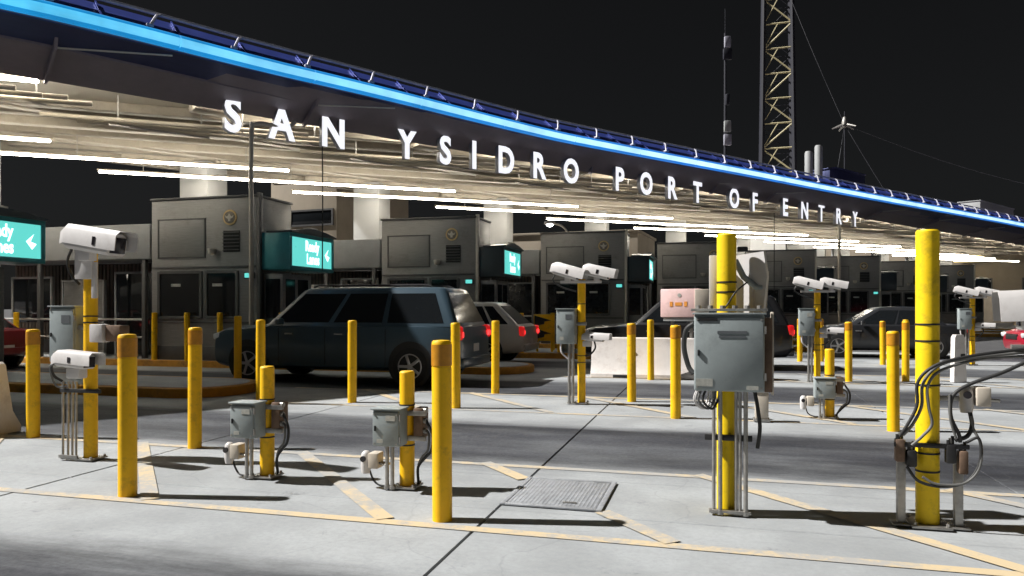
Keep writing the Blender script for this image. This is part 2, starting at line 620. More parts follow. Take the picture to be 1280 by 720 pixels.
tj = [-1.5 + 3.8 * i for i in range(-6, 6)]
nj = [-16.5, -12.2, -10.85, -5.55, -4.5, -0.25, 0.8, 5.05, 6.1, 10.35, 11.4, 15.65, 16.7, 20.95, 22.0, 26.25]
for i in range(len(tj) - 1):
    for j in range(len(nj) - 1):
        a0, a1, b0, b1 = tj[i], tj[i + 1], nj[j], nj[j + 1]
        cx_, cy_ = (a0 + a1) / 2, (b0 + b1) / 2
        w_, h_ = a1 - a0 - 0.014, b1 - b0 - 0.009
        s = MB()
        c_ = 0.006
        x, y = w_ / 2, h_ / 2
        vs = [(-x, -y, -0.1), (x, -y, -0.1), (x, y, -0.1), (-x, y, -0.1),
              (-x, -y, -c_), (x, -y, -c_), (x, y, -c_), (-x, y, -c_),
              (-x + c_, -y + c_, 0), (x - c_, -y + c_, 0), (x - c_, y - c_, 0), (-x + c_, y - c_, 0)]
        fs = [(8, 9, 10, 11)] + [(k, (k + 1) % 4, 4 + (k + 1) % 4, 4 + k) for k in range(4)] + \
             [(4 + k, 4 + (k + 1) % 4, 8 + (k + 1) % 4, 8 + k) for k in range(4)]
        s.add(vs, fs)
        p = W(cx_, cy_, 0.012 + random.uniform(-0.0012, 0.0008))
        o = s.build('concrete_slab', M_CONC, ground, 0, p)
        o.rotation_euler = (0, 0, -LA)

ISL0 = 4.55


def isl(i):
    return ISL0 + PITCH * (i - 1)


def nose(i):
    return -7.6 + 3.7 * (i - 2)


def line(p, q, w, z):
    """painted strip from p to q (t, n pairs)"""
    a, c = Vector((*p, 0)), Vector((*q, 0))
    d = (c - a).normalized()
    s = Vector((-d.y, d.x, 0)) * w / 2
    m = MB()
    k = max(2, int((c - a).length / 0.4))
    top = []
    for i in range(k + 1):
        e = a + (c - a) * i / k
        for sg in (-1, 1):
            j = random.uniform(-0.004, 0.004)
            top.append(W(e.x + s.x * sg + s.x * j * 10 * sg, e.y + s.y * sg + s.y * j * 10 * sg, z))
    fs = [(2 * i, 2 * i + 2, 2 * i + 3, 2 * i + 1) for i in range(k)]
    m.add(top, fs)
    o = m.build('painted_line', M_LINE, ground, 0, (0, 0, 0.012))
    return o


for i, (ta, tb) in ((1, (-11.0, 12.0)), (2, (-7.3, 12.0)), (3, (-3.6, 12.0))):
    n0 = isl(i)
    line((ta, n0), (tb, n0), 0.10, 0.0048)
    line((ta, n0 + 1.92), (tb, n0 + 1.92), 0.10, 0.0048)
    k = -6
    while k < 7:
        t0 = -2.05 + 1.93 * k
        if t0 > ta - 0.3 and t0 + 1.8 < tb:
            if not (i == 1 and k == 0):
                line((t0, n0 + 1.98), (t0 + 1.82, n0 + 0.05), 0.125, 0.0085)
            else:     # this stripe is broken by the steel hatch
                line((t0, n0 + 1.98), (t0 + 0.52, n0 + 1.43), 0.125, 0.0085)
                line((t0 + 1.30, n0 + 0.62), (t0 + 1.82, n0 + 0.05), 0.125, 0.0085)
        k += 1

# steel hatch set flush in the island
h = thing('steel_hatch', 'square ribbed steel access hatch set flush in the concrete', 'hatch', W(-1.13, 5.59, 0.012), -LA)
fr = MB()
for sx_ in (-1, 1):
    fr.box((sx_ * 0.355, 0, 0.001), (0.04, 0.88, 0.012), 0.002)
    fr.box((0, sx_ * 0.42, 0.001), (0.67, 0.04, 0.012), 0.002)
fr.build('frame', M_PLATE, h)
pl = MB()
pl.box((0, 0, 0.001), (0.66, 0.79, 0.008), 0.001)
plo = pl.build('plate', M_PLATE, h)
for k in range(22):
    rb = MB()
    rb.box((-0.315 + k * 0.03, 0, 0.0035), (0.013, 0.77, 0.006), 0.001)
    rb.build('rib', M_PLATE, plo)
hd = MB()
hd.box((0.12, -0.30, 0.011), (0.10, 0.03, 0.006), 0.002)
hd.build('lifting_handle', M_STEEL, h)

# raised kerbed islands under the booths
for i in range(1, 11):
    n0, nz_ = isl(i), nose(i)
    ln = 26.0
    isle = thing('kerbed_island', ['raised concrete island with orange kerb nearest the picture bottom left', 'raised island with orange kerb in front of the leftmost lane sign',
                 'raised island carrying the largest grey booth', 'raised island carrying the second grey booth from the left',
                 'raised island carrying the third grey booth from the left', 'raised island carrying the fourth grey booth from the left',
                 'raised island carrying the fifth grey booth from the left', 'raised island carrying the sixth grey booth from the left',
                 'raised island carrying the seventh grey booth from the left', 'raised island carrying the eighth grey booth from the left'][i - 1],
                 'island', W(nz_, n0 + 0.95, 0.0), -LA, 'kerbed booth islands')
    r_ = 0.93

    def outline(rr, ins):
        pts = []
        for k in range(13):
            q = -PI / 2 + PI * k / 12
            pts.append((-r_ + rr * math.cos(q) * 1.0, rr * math.sin(q)))
        return [(-ln + ins, -rr)] + pts + [(-ln + ins, rr)]
    kb = MB()
    kb.loft([[(x, y, -0.05) for x, y in outline(r_, 0)], [(x, y, 0.14) for x, y in outline(r_ - 0.01, 0)], [(x, y, 0.155) for x, y in outline(r_ - 0.03, 0.02)]])
    kb.build('kerb', M_KERB, isle, 40)
    tp = MB()
    tp.loft([[(x, y, 0.10) for x, y in outline(r_ - 0.14, 0.14)], [(x, y, 0.162) for x, y in outline(r_ - 0.14, 0.14)]])
    tp.build('island_top', M_CONC, isle, 40)

# ================================================================== CANOPY
U0, V0 = 30.0, 20.0
canopy = thing('canopy', 'long dark-edged cream canopy with a blue light strip over all the booths', 'canopy', K(U0, V0, 0), KA)
UA, UB = -14.0, 92.0


def cp(u, v, z):
    return (u - U0, v - V0, z)


LEDV = [(-14, 15.3), (2, 15.6), (7, 16.1), (16, 16.8), (29, 16.4), (56, 15.4), (92, 14.6)]


def ledv(u):
    P = LEDV
    for i in range(len(P) - 1):
        if u <= P[i + 1][0]:
            a, b_ = P[i], P[i + 1]
            t = (u - a[0]) / (b_[0] - a[0])
            t = t * t * (3 - 2 * t) * 0.5 + t * 0.5
            return a[1] + (b_[1] - a[1]) * t
    return P[-1][1]


US = [UA + (UB - UA) * k / 60 for k in range(61)]


def strip(prof, name, m, smooth=30, us=US, parent=canopy):
    """closed section prof(u)->[(v,z)..] swept along the canopy"""
    rb = MB()
    rb.loft([[cp(u, v, z) for v, z in prof(u)] for u in us])
    return rb.build(name, m, parent, smooth)


CZ = 6.12      # underside of the front edge
CE = 6.55      # ceiling
strip(lambda u: [(17.62, CE), (26.9, CE), (26.9, CE + 0.08), (17.62, CE + 0.08)], 'ceiling', M_CEIL)
# dark fascia: slanting soffit from the ceiling edge out to the light strip
strip(lambda u: [(17.6, CZ - 0.02), (ledv(u) + 0.10, 6.72), (ledv(u) + 0.12, 6.98), (17.6, 6.9)], 'soffit', M_FASC)
strip(lambda u: [(26.9, CE - 0.3), (27.1, CE - 0.3), (27.1, 6.95), (26.9, 6.95)], 'rear_fascia', M_BEAM)
# blue sloping roof edge behind the strip, then the roof top
strip(lambda u: [(ledv(u) + 0.13, 6.80), (ledv(u) + 0.13, 7.02), (ledv(u) + 0.75, 7.50), (ledv(u) + 0.95, 7.50), (ledv(u) + 0.95, 6.95)], 'roof_edge', M_ROOF)
strip(lambda u: [(ledv(u) + 0.96, 7.45), (27.0, 6.96), (27.0, 6.72), (ledv(u) + 0.96, 6.96)], 'roof', M_FASC)
for k in range(-9, 62):   # standing seams on the blue edge
    u = k * 1.45
    if UA < u < UB - 1:
        sm = MB()
        v = ledv(u)
        sm.add([cp(u + d, v + a, z) for d in (-0.015, 0.015) for a, z in ((0.12, 7.03), (0.74, 7.51), (0.74, 7.54), (0.12, 7.06))],
               [(0, 1, 2, 3), (7, 6, 5, 4), (0, 4, 5, 1), (1, 5, 6, 2), (2, 6, 7, 3), (3, 7, 4, 0)])
        sm.build('roof_seam', M_ROOF, canopy, 0)
# seam ledge along the soffit
strip(lambda u: [(ledv(u) + 0.75, 6.49), (ledv(u) + 0.83, 6.46), (ledv(u) + 0.83, 6.40), (ledv(u) + 0.75, 6.43)], 'soffit_rib', M_FASC)
# light strip in lengths
u = UA
while u < UB - 1.0:
    L_ = 3.05 if u < 40 else 6.1
    e = min(u + L_ - 0.03, UB)
    m = MB()
    n_ = 4
    m.tube([cp(u + (e - u) * k / n_, ledv(u + (e - u) * k / n_) + 0.0, 6.86) for k in range(n_ + 1)], 0.155, 12)
    ls = m.build('light_strip', M_LED, canopy, 60)
    m = MB()
    m.tube([cp(u + (e - u) * k / n_, ledv(u + (e - u) * k / n_) - 0.085, 6.845) for k in range(n_ + 1)], 0.095, 12)
    m.build('strip_core', M_LEDC, ls, 60)
    u += L_
# rail along the roof edge on brackets
m = MB()
m.tube([cp(u_, ledv(u_) + 0.60, 7.55) for u_ in US], 0.04, 8)
m.build('roof_rail', M_RAIL, canopy, 60)
k = UA + 0.6
while k < UB:
    m = MB()
    v = ledv(k)
    m.tube([cp(k, v + 0.60, 7.55), cp(k - 0.12, v + 0.42, 7.46), cp(k - 0.3, v + 0.24, 7.14)], 0.032, 6)
    m.box(cp(k - 0.3, v + 0.24, 7.15), (0.14, 0.14, 0.06), 0.01)
    m.build('rail_bracket', M_RAIL, canopy)
    k += 1.75
# dark gusset fins and raking rods under the overhang
for k in (2.2, 7.72, 18.0, 24.9, 28.9, 38.5, 45.0, 52.0, 60.0, 70.0):
    v = ledv(k)
    m = MB()
    m.add([cp(k + d, a, z) for d in (-0.03, 0.03) for a, z in ((17.55, 6.09), (v + 0.5, 6.56), (v + 0.62, 6.36), (17.42, 6.02), (17.58, 6.02))],
          [(0, 1, 2, 3, 4), (9, 8, 7, 6, 5), (0, 5, 6, 1), (1, 6, 7, 2), (2, 7, 8, 3), (3, 8, 9, 4), (4, 9, 5, 0)])
    m.build('gusset_fin', M_FASC, canopy, 0)
    m = MB()
    m.tube([cp(k + 0.03, v + 0.62, 6.40), cp(k + 2.0, v + 0.30, 6.60)], 0.018, 6)
    m.build('soffit_rod', M_PALE, canopy)
strip(lambda u: [(ledv(u) + 0.80, 6.455), (ledv(u) + 0.12, 6.70), (ledv(u) + 0.12, 6.725), (ledv(u) + 0.80, 6.52)], 'soffit_panel', M_NAVY)

# skewed beams and pipes below the ceiling
DA = R(-20.0)
DD = Vector((math.cos(DA), math.sin(DA), 0))


def skew(u, v, length, w, hgt, z, name, m, parent=canopy):
    a = Vector((u, v, 0))
    c = a + DD * length / 2
    q = MB()
    q.box(cp(c.x, c.y, z), (length, w, hgt), 0.008, (0, 0, DA))
    return q.build(name, m, parent)


for j in range(-5, 15):
    us_ = 4.6 + 6.3 * j
    for q, (dv, w, hh, mm) in enumerate(((0.0, 0.30, 0.22, M_BEAM), (3.2, 0.30, 0.18, M_BEAM))):
        st = us_ + 0.9 + dv
        ln = (26.7 - 17.9) / math.sin(-DA)
        if UA < st < UB - 27:
            skew(st, 26.7, ln, w, hh, CE - hh / 2 - 0.004, 'ceiling_beam', mm)
    # pipes near the front edge
    for q in range(4):
        st = us_ - 2.2 + q * 0.75
        if UA < st < UB - 10:
            a = Vector((st, 20.0 - 0.05 * q, 0))
            e = a + DD * (6.0 - 0.3 * q)
            pm = MB()
            pm.cyl(cp(a.x, a.y, CZ - 0.18 - 0.05 * (q % 2)), cp(e.x, e.y, CZ - 0.18 - 0.05 * (q % 2)), 0.055, seg=10)
            pm.build('ceiling_pipe', M_PIPE, canopy, 60)
    # trapeze hangers for the pipes, and a junction box
    if UA < us_ - 2 and us_ < UB - 12:
        for q in range(2):
            a = Vector((us_ - 1.2, 20.0, 0)) + DD * (1.2 + 2.8 * q)
            hm = MB()
            hm.box(cp(a.x + 0.35, a.y - 0.1, CZ - 0.30), (2.3, 0.05, 0.04), 0, (0, 0, R(-2)))
            hm.box(cp(a.x - 0.6, a.y - 0.06, (CZ - 0.30 + CE) / 2), (0.03, 0.03, CE - CZ + 0.3))
            hm.box(cp(a.x + 1.3, a.y - 0.14, (CZ - 0.30 + CE) / 2), (0.03, 0.03, CE - CZ + 0.3))
            hm.build('pipe_hanger', M_STEEL, canopy, 0)
        jb = MB()
        jb.box(cp(us_ + 1.2, 18.6, CE - 0.16), (0.9, 0.5, 0.30), 0.02)
        jb.build('ceiling_box', M_BEAM, canopy)
# transverse main girders
for v_ in (21.3, 24.4):
    strip(lambda u: [(v_ - 0.14, CE - 0.26), (v_ + 0.14, CE - 0.26), (v_ + 0.14, CE - 0.006), (v_ - 0.14, CE - 0.006)], 'girder', M_BEAM)
# unseen lamp row added behind the front edge to brighten the ceiling front
M_ADDLAMP = mat('added_lamp_tube', (0.9, 0.88, 0.8), 0.4, var=0.0, emit=(1.0, 0.93, 0.80), estr=22.0)
k = 0.4
while k < 80:
    m = MB()
    m.box(cp(k + 1.9, 18.35, 6.40), (3.8, 0.09, 0.06), 0.02)
    cl = m.build('added_lamp', M_ADDLAMP, canopy)
    m = MB()
    m.box(cp(k + 1.9, 18.35, 6.49), (3.9, 0.14, 0.10), 0.01)
    m.build('added_lamp_housing', M_BEAM, cl)
    k += 4.6
# white columns standing on the islands
COLS = []
for i in range(3, 15):
    n = isl(i) + 0.95
    # column line v = 26.05 : solve for t
    # v = -X*KS + Y*KC with X = t LC + n LS, Y = -t LS + n LC
    A = -LC * KS - LS * KC
    B = n * (-LS * KS + LC * KC)
    t = (26.05 - B) / A
    p = W(t, n)
    uu = p.x * KC + p.y * KS
    if uu > UB - 2:
        continue
    COLS.append((t, n))
    q = MB()
    q.box(cp(uu, 26.05, (CE - 0.105) / 2 + 0.05), (1.1, 1.05, CE - 0.31), 0.03, (0, 0, -LA - KA))
    q.build('column', M_COLM, canopy)
    q = MB()
    q.box(cp(uu, 26.05, 0.10), (1.25, 1.2, 0.3), 0.02, (0, 0, -LA - KA))
    q.build('column_plinth', M_BAND, canopy)
    q = MB()
    q.box(cp(uu, 26.05, CE - 0.06), (1.26, 1.22, 0.1), 0.01, (0, 0, -LA - KA))
    q.build('column_head', M_BEAM, canopy)

# fluorescent lamps hung in skewed rows
for j in range(-2, 11):
    us_ = 4.6 + 6.3 * j
    a = Vector((us_, 25.8, 0))
    c = a + DD * 5.8
    lab = ['long lit fluorescent lamp running off at the far left under the canopy', 'long lit fluorescent lamp above the leftmost lane sign',
           'long lit fluorescent lamp above the largest booth', 'long lit fluorescent lamp behind the lettering word SAN',
           'long lit fluorescent lamp behind the letters YSIDRO', 'long lit fluorescent lamp just below the letters PORT', 'long lit fluorescent lamp below the letters OF',
           'long lit fluorescent lamp below the word ENTRY', 'long lit fluorescent lamp just right of the word ENTRY',
           'lit fluorescent lamp above the tall yellow post at right', 'distant lit fluorescent lamp right of the tall yellow post',
           'second farthest lit fluorescent lamp near the right edge', 'farthest lit fluorescent lamp under the canopy at the right edge'][j + 2]
    lamp = thing('fluorescent_lamp', lab, 'lamp', K(c.x, c.y, CZ - 0.42), KA + DA, 'fluorescent lamps under the canopy')
    q = MB()
    q.box((0, 0, 0.075), (11.6, 0.07, 0.05), 0.01)
    q.build('housing', M_BEAM, lamp)
    q = MB()
    q.box((0, 0, 0.0), (11.5, 0.085, 0.06), 0.025)
    q.build('tube', M_TUBE, lamp)
    for sx_ in (-4.5, 0, 4.5):
        q = MB()
        q.cyl((sx_, 0, 0.06), (sx_, 0, 0.85), 0.012, seg=6)
        q.build('hanger_rod', M_STEEL, lamp)
# one short lamp close behind the front edge
lamp = thing('fluorescent_lamp', 'short lit fluorescent lamp close under the front edge at the far left', 'lamp', K(-0.2, 19.37, 6.30), KA + DA, 'fluorescent lamps under the canopy')
q = MB()
q.box((0, 0, 0.075), (5.2, 0.07, 0.05), 0.01)
q.build('housing', M_BEAM, lamp)
q = MB()
q.box((0, 0, 0.0), (5.1, 0.11, 0.07), 0.03)
q.build('tube', M_TUBE, lamp)
for sx_ in (-2, 2):
    q = MB()
    q.cyl((sx_, 0, 0.06), (sx_, 0, 0.245), 0.012, seg=6)
    q.build('hanger_rod', M_STEEL, lamp)

# letters
sign = thing('letter_sign', 'white lit capital letters reading SAN YSIDRO PORT OF ENTRY under the canopy edge', 'sign', K(20.0, 17.3, 5.53), KA)
LET = [('S', 5.87), ('A', 7.04), ('N', 8.39), ('Y', 10.57), ('S', 11.84), ('I', 12.86), ('D', 14.08), ('R', 15.45), ('O', 16.83),
       ('P', 19.2), ('O', 20.61), ('R', 22.13), ('T', 23.66), ('O', 26.14), ('F', 27.67), ('E', 30.09), ('N', 31.75), ('T', 33.29), ('R', 35.01), ('Y', 36.67)]
for ch, u_ in LET:
    me = text_mesh(ch, 1.16, 0.08, 0.042)
    # capital height scaled to 0.83
    ys = [q.co.y for q in me.vertices]
    xs = [q.co.x for q in me.vertices]
    y0, y1, xm = min(ys), max(ys), (min(xs) + max(xs)) / 2
    sc_ = 0.83 / (y1 - y0)
    for q in me.vertices:
        q.co = Vector(((q.co.x - xm) * sc_ * 0.80, -q.co.z, (q.co.y - y0) * sc_))
    me.name = 'letter'
    me.materials.append(M_LET)
    me.materials.append(M_RET)
    me.update()
    for p_ in me.polygons:
        p_.material_index = 0 if p_.normal.y < -0.7 or p_.normal.y > 0.7 and False else 1
    o = bpy.data.objects.new('letter', me)
    COL.objects.link(o)
    o.parent = sign
    o.location = (u_ - 20.0, 0, 0)
    o['label'] = 'white lit capital letter ' + ch
    q = MB()
    for dx in (-0.12, 0.12) if ch not in 'I' else (0.0,):
        q.cyl((u_ - 20.0 + dx, 0.05, 0.70), (u_ - 20.0 + dx, 0.34, 0.95), 0.012, seg=6)
    q.build('letter_mount', M_RAIL, o).location = (-(u_ - 20.0), 0, 0)

# downpipes from the canopy to the islands
for (x, y, zt, lab) in ((-6.15, 17.25, 5.80, 'thin steel downpipe with bent top beside the largest booth'), (17.1, 38.2, 5.95, 'thin steel downpipe with bent top below the word ENTRY')):
    m = MB()
    p0 = Vector((x, y, 0.14))
    bk = K(0.9, 0.1) - K(0, 0)
    m.tube(catmull([p0, (x, y, 3.0), (x, y, zt - 0.25), Vector((x, y, zt)) + bk * 0.12, Vector((x, y, zt + 0.05)) + bk * 0.5, Vector((x, y, zt + 0.05)) + bk * 1.0, Vector((x, y, zt + 0.25)) + bk * 1.25], 5), 0.055 if x < 0 else 0.075, 10)
    tag(m.build('downpipe', M_DPIPE, None, 60), lab, 'pipe', 'downpipes at the canopy edge')
for (u_, v_, z0, lab) in ((8.1, 17.25, 2.4, 'thin black cable hanging from the letter N down to a lane sign'), (29.2, 17.25, 2.2, 'thin black cable hanging below the letter E')):
    m = MB()
    m.tube([K(u_, v_, 5.6), K(u_ + 0.01, v_, 4.2), K(u_, v_, z0)], 0.018, 6)
    tag(m.build('hanging_cable', M_BLK, None, 60), lab, 'cable', 'hanging cables')


# ================================================================== BOOTHS
def make_seal(parent, x, y, z, r=0.16):
    q = MB()
    q.cyl((x, y, z), (x, y - 0.025, z), r, seg=24)
    o = q.build('seal', M_GOLD, parent)
    q = MB()
    q.cyl((x, y - 0.026, z), (x, y - 0.034, z), r * 0.78, seg=24)
    q.build('seal_disc', M_SEAL, o)
    q = MB()   # spread wings, head, body and shield
    w = [(-0.66, 0.30), (-0.36, 0.10), (-0.16, 0.24), (-0.08, 0.46), (0.08, 0.46), (0.16, 0.24), (0.36, 0.10), (0.66, 0.30), (0.50, -0.06), (0.20, -0.18), (0.16, -0.50), (-0.16, -0.50), (-0.20, -0.18), (-0.50, -0.06)]
    q.prism([(x + a * r, z + c * r) for a, c in w], y - 0.044, y - 0.036)
    q.build('seal_eagle', M_PALE, o)
    return o


def make_booth(i, label, teal, text):
    tcen = -12.1 + 3.8 * (i - 3)
    n0 = isl(i) + 0.22
    bt = thing('inspection_booth', label, 'booth', W(tcen, n0, 0.155), -LA, 'inspection booths')
    L2 = 1.52
    D = 1.5
    H = 3.98
    q = MB()
    q.box((0, D / 2, H / 2), (2 * L2, D, H), 0.02)
    q.build('wall', M_BOOTH, bt)
    q = MB()
    q.box((0, D / 2, H + 0.03), (2 * L2 + 0.06, D + 0.06, 0.06), 0.015)
    q.build('roof_cap', M_BOOTH2, bt)
    q = MB()   # pale corner post at the approach end
    q.box((L2 + 0.045, 0.06, H / 2 + 0.05), (0.09, 0.12, H + 0.1), 0.01)
    q.build('corner_post', M_PALE if i > 3 else M_BOOTH2, bt)
    # recessed looking upper panel: proud frame + panel
    q = MB()
    q.box((-0.62, -0.008, 3.02), (1.32, 0.016, 0.92), 0.004)
    pn = q.build('upper_panel', M_BOOTH, bt)
    q = MB()
    for a, c, w_, h_ in ((-0.62, 3.495, 1.40, 0.03), (-0.62, 2.545, 1.40, 0.03)):
        q.box((a, -0.013, c), (w_, 0.026, h_))
    for a in (-1.30, 0.06):
        q.box((a, -0.013, 3.02), (0.03, 0.026, 0.92))
    q.build('panel_trim', M_BOOTH2, pn)
    q = MB()
    q.box((0, -0.012, 2.30), (2 * L2 - 0.06, 0.024, 0.05), 0.006)
    q.build('belt_trim', M_BOOTH2, bt)
    # louvred vent
    q = MB()
    q.box((0.82, -0.006, 2.92), (0.46, 0.012, 0.52))
    vt = q.build('vent', M_BLKP, bt)
    for k in range(6):
        q = MB()
        q.box((0.82, -0.03, 2.71 + k * 0.085), (0.46, 0.05, 0.014), 0, (R(28), 0, 0))
        q.build('louvre', M_BOOTH2, vt)
    make_seal(bt, 0.78, -0.002, 3.50, 0.19)
    # dome camera
    q = MB()
    q.lathe([(0.0, -0.10), (0.05, -0.09), (0.085, -0.05), (0.09, 0.0), (0.10, 0.02), (0.10, 0.06), (0.0, 0.06)], 14, Tr(0.34, -0.11, 2.68))
    q.box((0.34, -0.05, 2.72), (0.06, 0.10, 0.05), 0.008)
    q.build('dome_camera', M_PALE, bt)
    # windows on the lane face
    for (x0, x1) in ((-1.28, -0.05), (0.10, 0.98)):
        q = MB()
        q.box(((x0 + x1) / 2, -0.006, 1.62), (x1 - x0, 0.012, 1.10))
        wn_ = q.build('window', M_GLASS, bt)
        q = MB()
        for xx in (x0, x1):
            q.box((xx, -0.02, 1.62), (0.07, 0.04, 1.16))
        for zz in (1.06, 2.18):
            q.box(((x0 + x1) / 2, -0.02, zz), (x1 - x0 - 0.072, 0.04, 0.07))
        q.build('window_frame', M_BOOTH2, wn_)
        q = MB()   # pale papers and a counter seen behind the pane edge
        q.box(((x0 + x1) / 2 - 0.12, -0.0155, 1.86), (0.28, 0.006, 0.07))
        q.build('notice', M_STKR, wn_)
    q = MB()
    q.box((0, -0.012, 0.94), (2 * L2 - 0.1, 0.024, 0.04), 0.006)
    q.build('sill_trim', M_BOOTH2, bt)
    q = MB()
    q.box((0, -0.010, 0.18), (2 * L2 - 0.05, 0.02, 0.34), 0.005)
    q.build('kick_plate', M_BOOTH2, bt)
    # end bay: narrower glazed door bay under the sign
    q = MB()
    q.box((L2 + 0.35, D / 2 + 0.05, 1.06), (0.52, D - 0.2, 2.12), 0.01)
    db = q.build('door_bay', M_BOOTH, bt)
    for (x0, x1, z0, z1) in ((L2 + 0.16, L2 + 0.54, 1.05, 2.0),):
        q = MB()
        q.box(((x0 + x1) / 2, 0.142, (z0 + z1) / 2), (x1 - x0, 0.016, z1 - z0))
        q.build('pane', M_GLASS, db)
    for (y0, y1, z0, z1) in ((0.28, 0.68, 1.0, 2.0), (0.82, 1.28, 0.2, 2.0)):
        q = MB()
        q.box((L2 + 0.614, (y0 + y1) / 2, (z0 + z1) / 2), (0.016, y1 - y0, z1 - z0))
        q.build('pane', M_GLASS, db)
    # lane sign: housing with a lit screen facing the traffic
    sx0, sx1 = L2 + 0.02, L2 + 0.82
    z0, z1 = 2.22, 3.12
    q = MB()
    q.box(((sx0 + sx1) / 2, 0.1 + 1.03, (z0 + z1) / 2), (sx1 - sx0, 2.10, z1 - z0), 0.03)
    sg = q.build('lane_sign', M_TEALB if teal else M_DSIGN, bt)
    sg['label'] = 'lane sign with lit teal screen'
    q = MB()
    q.box((sx1 + 0.015, 0.1 + 1.03, z0 + 0.05), (0.03, 2.10, 0.1), 0.008)
    q.box((sx1 + 0.015, 0.1 + 1.03, z1 - 0.05), (0.03, 2.10, 0.1), 0.008)
    q.box((sx1 + 0.015, 0.13, (z0 + z1) / 2), (0.03, 0.1, z1 - z0 - 0.204))
    q.box((sx1 + 0.015, 2.13, (z0 + z1) / 2), (0.03, 0.1, z1 - z0 - 0.204))
    q.build('bezel', M_DSIGN if not teal else M_TEALB, sg)
    q = MB()
    q.box((sx1 + 0.006, 1.13, (z0 + z1) / 2), (0.012, 1.90, z1 - z0 - 0.2))
    scn = q.build('screen', M_SCR, sg)
    # rounded hood
    q = MB()
    arc = [(0.06 + 2.14 * k / 10, z1 + 0.03 + 0.12 * math.sin(PI * k / 10)) for k in range(11)]
    q.prism([(0.06, z1 - 0.005)] + arc + [(2.20, z1 - 0.005)], sx0 + 0.2, sx1 + 0.10, None, 'x')
    q.build('hood', M_DSIGN, sg)
    q = MB()
    q.box((sx1 - 0.04, 1.13, z1 + 0.165), (0.22, 0.36, 0.05), 0.012)
    q.build('hood_lamp', M_PALE, sg)
    for ti, (tx, sz, yy, zz) in enumerate(text):
        me = text_mesh(tx, sz, 0.002, 0.010)
        me.transform(Matrix.Diagonal((0.74, 1, 1, 1)))
        Mx = Tr(sx1 + 0.018, yy, zz) @ RotZ(R(90)) @ RotX(R(90))
        me.transform(Mx)
        me.name = 'lettering'
        me.materials.append(M_TXT)
        o = bpy.data.objects.new('lettering', me)
        COL.objects.link(o)
        o.parent = sg
    q = MB()
    th = [(1.74, 2.66), (1.92, 2.82), (1.84, 2.66), (1.98, 2.62), (1.88, 2.50)]
    q.prism(th, sx1 + 0.014, sx1 + 0.018, None, 'x')
    q.build('arrow_mark', M_TXT, sg)
    # small lit teal lamp under the vent side on the lane side
    q = MB()
    q.box((L2 - 0.18, -0.045, 2.10 - 0.02), (0.26, 0.07, 0.16), 0.01)
    lm = q.build('lane_status_lamp', M_DSIGN, bt)
    q = MB()
    q.box((L2 - 0.18, -0.084, 2.08), (0.20, 0.008, 0.11))
    q.build('lamp_lens', M_SCR, lm)
    return bt, tcen, n0


BL = {2: 'booth with a large lit teal sign at the left edge', 3: 'largest grey steel inspection booth at left with seal and teal sign box',
      4: 'grey steel booth directly behind the dark passing vehicle', 5: 'grey steel booth just left of the black vehicle and twin cameras',
      6: 'grey steel booth behind the pink sign box', 7: 'grey steel booth right of the tall post with grey cabinet',
      8: 'grey steel booth just left of the tallest yellow post at right', 9: 'grey steel booth just right of the tallest yellow post',
      10: 'farthest grey steel booth at the right edge'}
TX = [('Ready', 0.36, 1.12, 2.72), ('Lanes', 0.36, 1.16, 2.40)]
for i in range(2, 11):
    bt, tcen, n0 = make_booth(i, BL[i], i in (2, 3), TX)
    # covered walkway on the island behind the booth
    wk = thing('covered_walkway', ['covered walkway with pale grey fascia at the far left', 'covered walkway with pale grey fascia behind the leftmost camera post',
               'covered walkway with pale grey fascia right of the largest booth', 'covered walkway with tan slats behind the second booth',
               'covered walkway with tan slats left of the pink sign box', 'covered walkway partly hidden behind the grey cabinet post',
               'covered walkway seen right of the grey cabinet post', 'covered walkway seen left of the tallest yellow post', 'covered walkway seen at the right edge'][i - 2],
               'walkway', W(tcen - 1.56, n0 + 0.05, 0.155), -LA, 'covered walkways behind the booths')
    q = MB()
    q.box((-3.0, 0.7, 2.98), (5.96, 1.5, 0.88), 0.02)
    q.build('fascia', M_BAND, wk)
    for px in (-0.25, -1.9, -3.6, -5.4):
        q = MB()
        q.box((px, 0.05, 1.26), (0.11, 0.11, 2.53), 0.008)
        q.build('post', M_BOOTH2, wk)
    q = MB()
    for k in range(46):
        q.box((-5.85 + k * 0.125, 1.30, 1.45), (0.075, 0.03, 2.1))
    tag(q.build('slat_screen', M_SLAT, wk, 0), None, None, None, 'stuff')
    q = MB()
    q.box((-3.0, 1.36, 1.27), (5.9, 0.03, 2.52))
    q.build('back_panel', M_BOOTH2, wk)
    for px, w_, z0, z1, mm in ((-1.05, 1.2, 0.1, 2.2, M_GLASS), (-2.75, 1.3, 0.1, 2.0, M_BOOTH), (-4.5, 1.3, 0.9, 2.1, M_GLASS)):
        q = MB()
        q.box((px, 0.62, (z0 + z1) / 2), (w_, 0.06, z1 - z0), 0.006)
        dr = q.build('door' if z0 < 0.5 else 'glazed_panel', mm, wk)
        q = MB()
        for sx_ in (-1, 1):
            q.box((px + sx_ * (w_ / 2 + 0.03), 0.62, (z0 + z1) / 2), (0.055, 0.09, z1 - z0 + 0.1))
        q.box((px, 0.62, z1 + 0.03), (w_, 0.09, 0.055))
        q.build('door_frame', M_BAND, dr)
    q = MB()
    q.tube([(-5.8, 0.02, 1.0), (-0.3, 0.02, 1.0)], 0.03, 8)
    q.tube([(-5.8, 0.02, 0.55), (-0.3, 0.02, 0.55)], 0.025, 8)
    q.build('handrail', M_STEEL, wk)


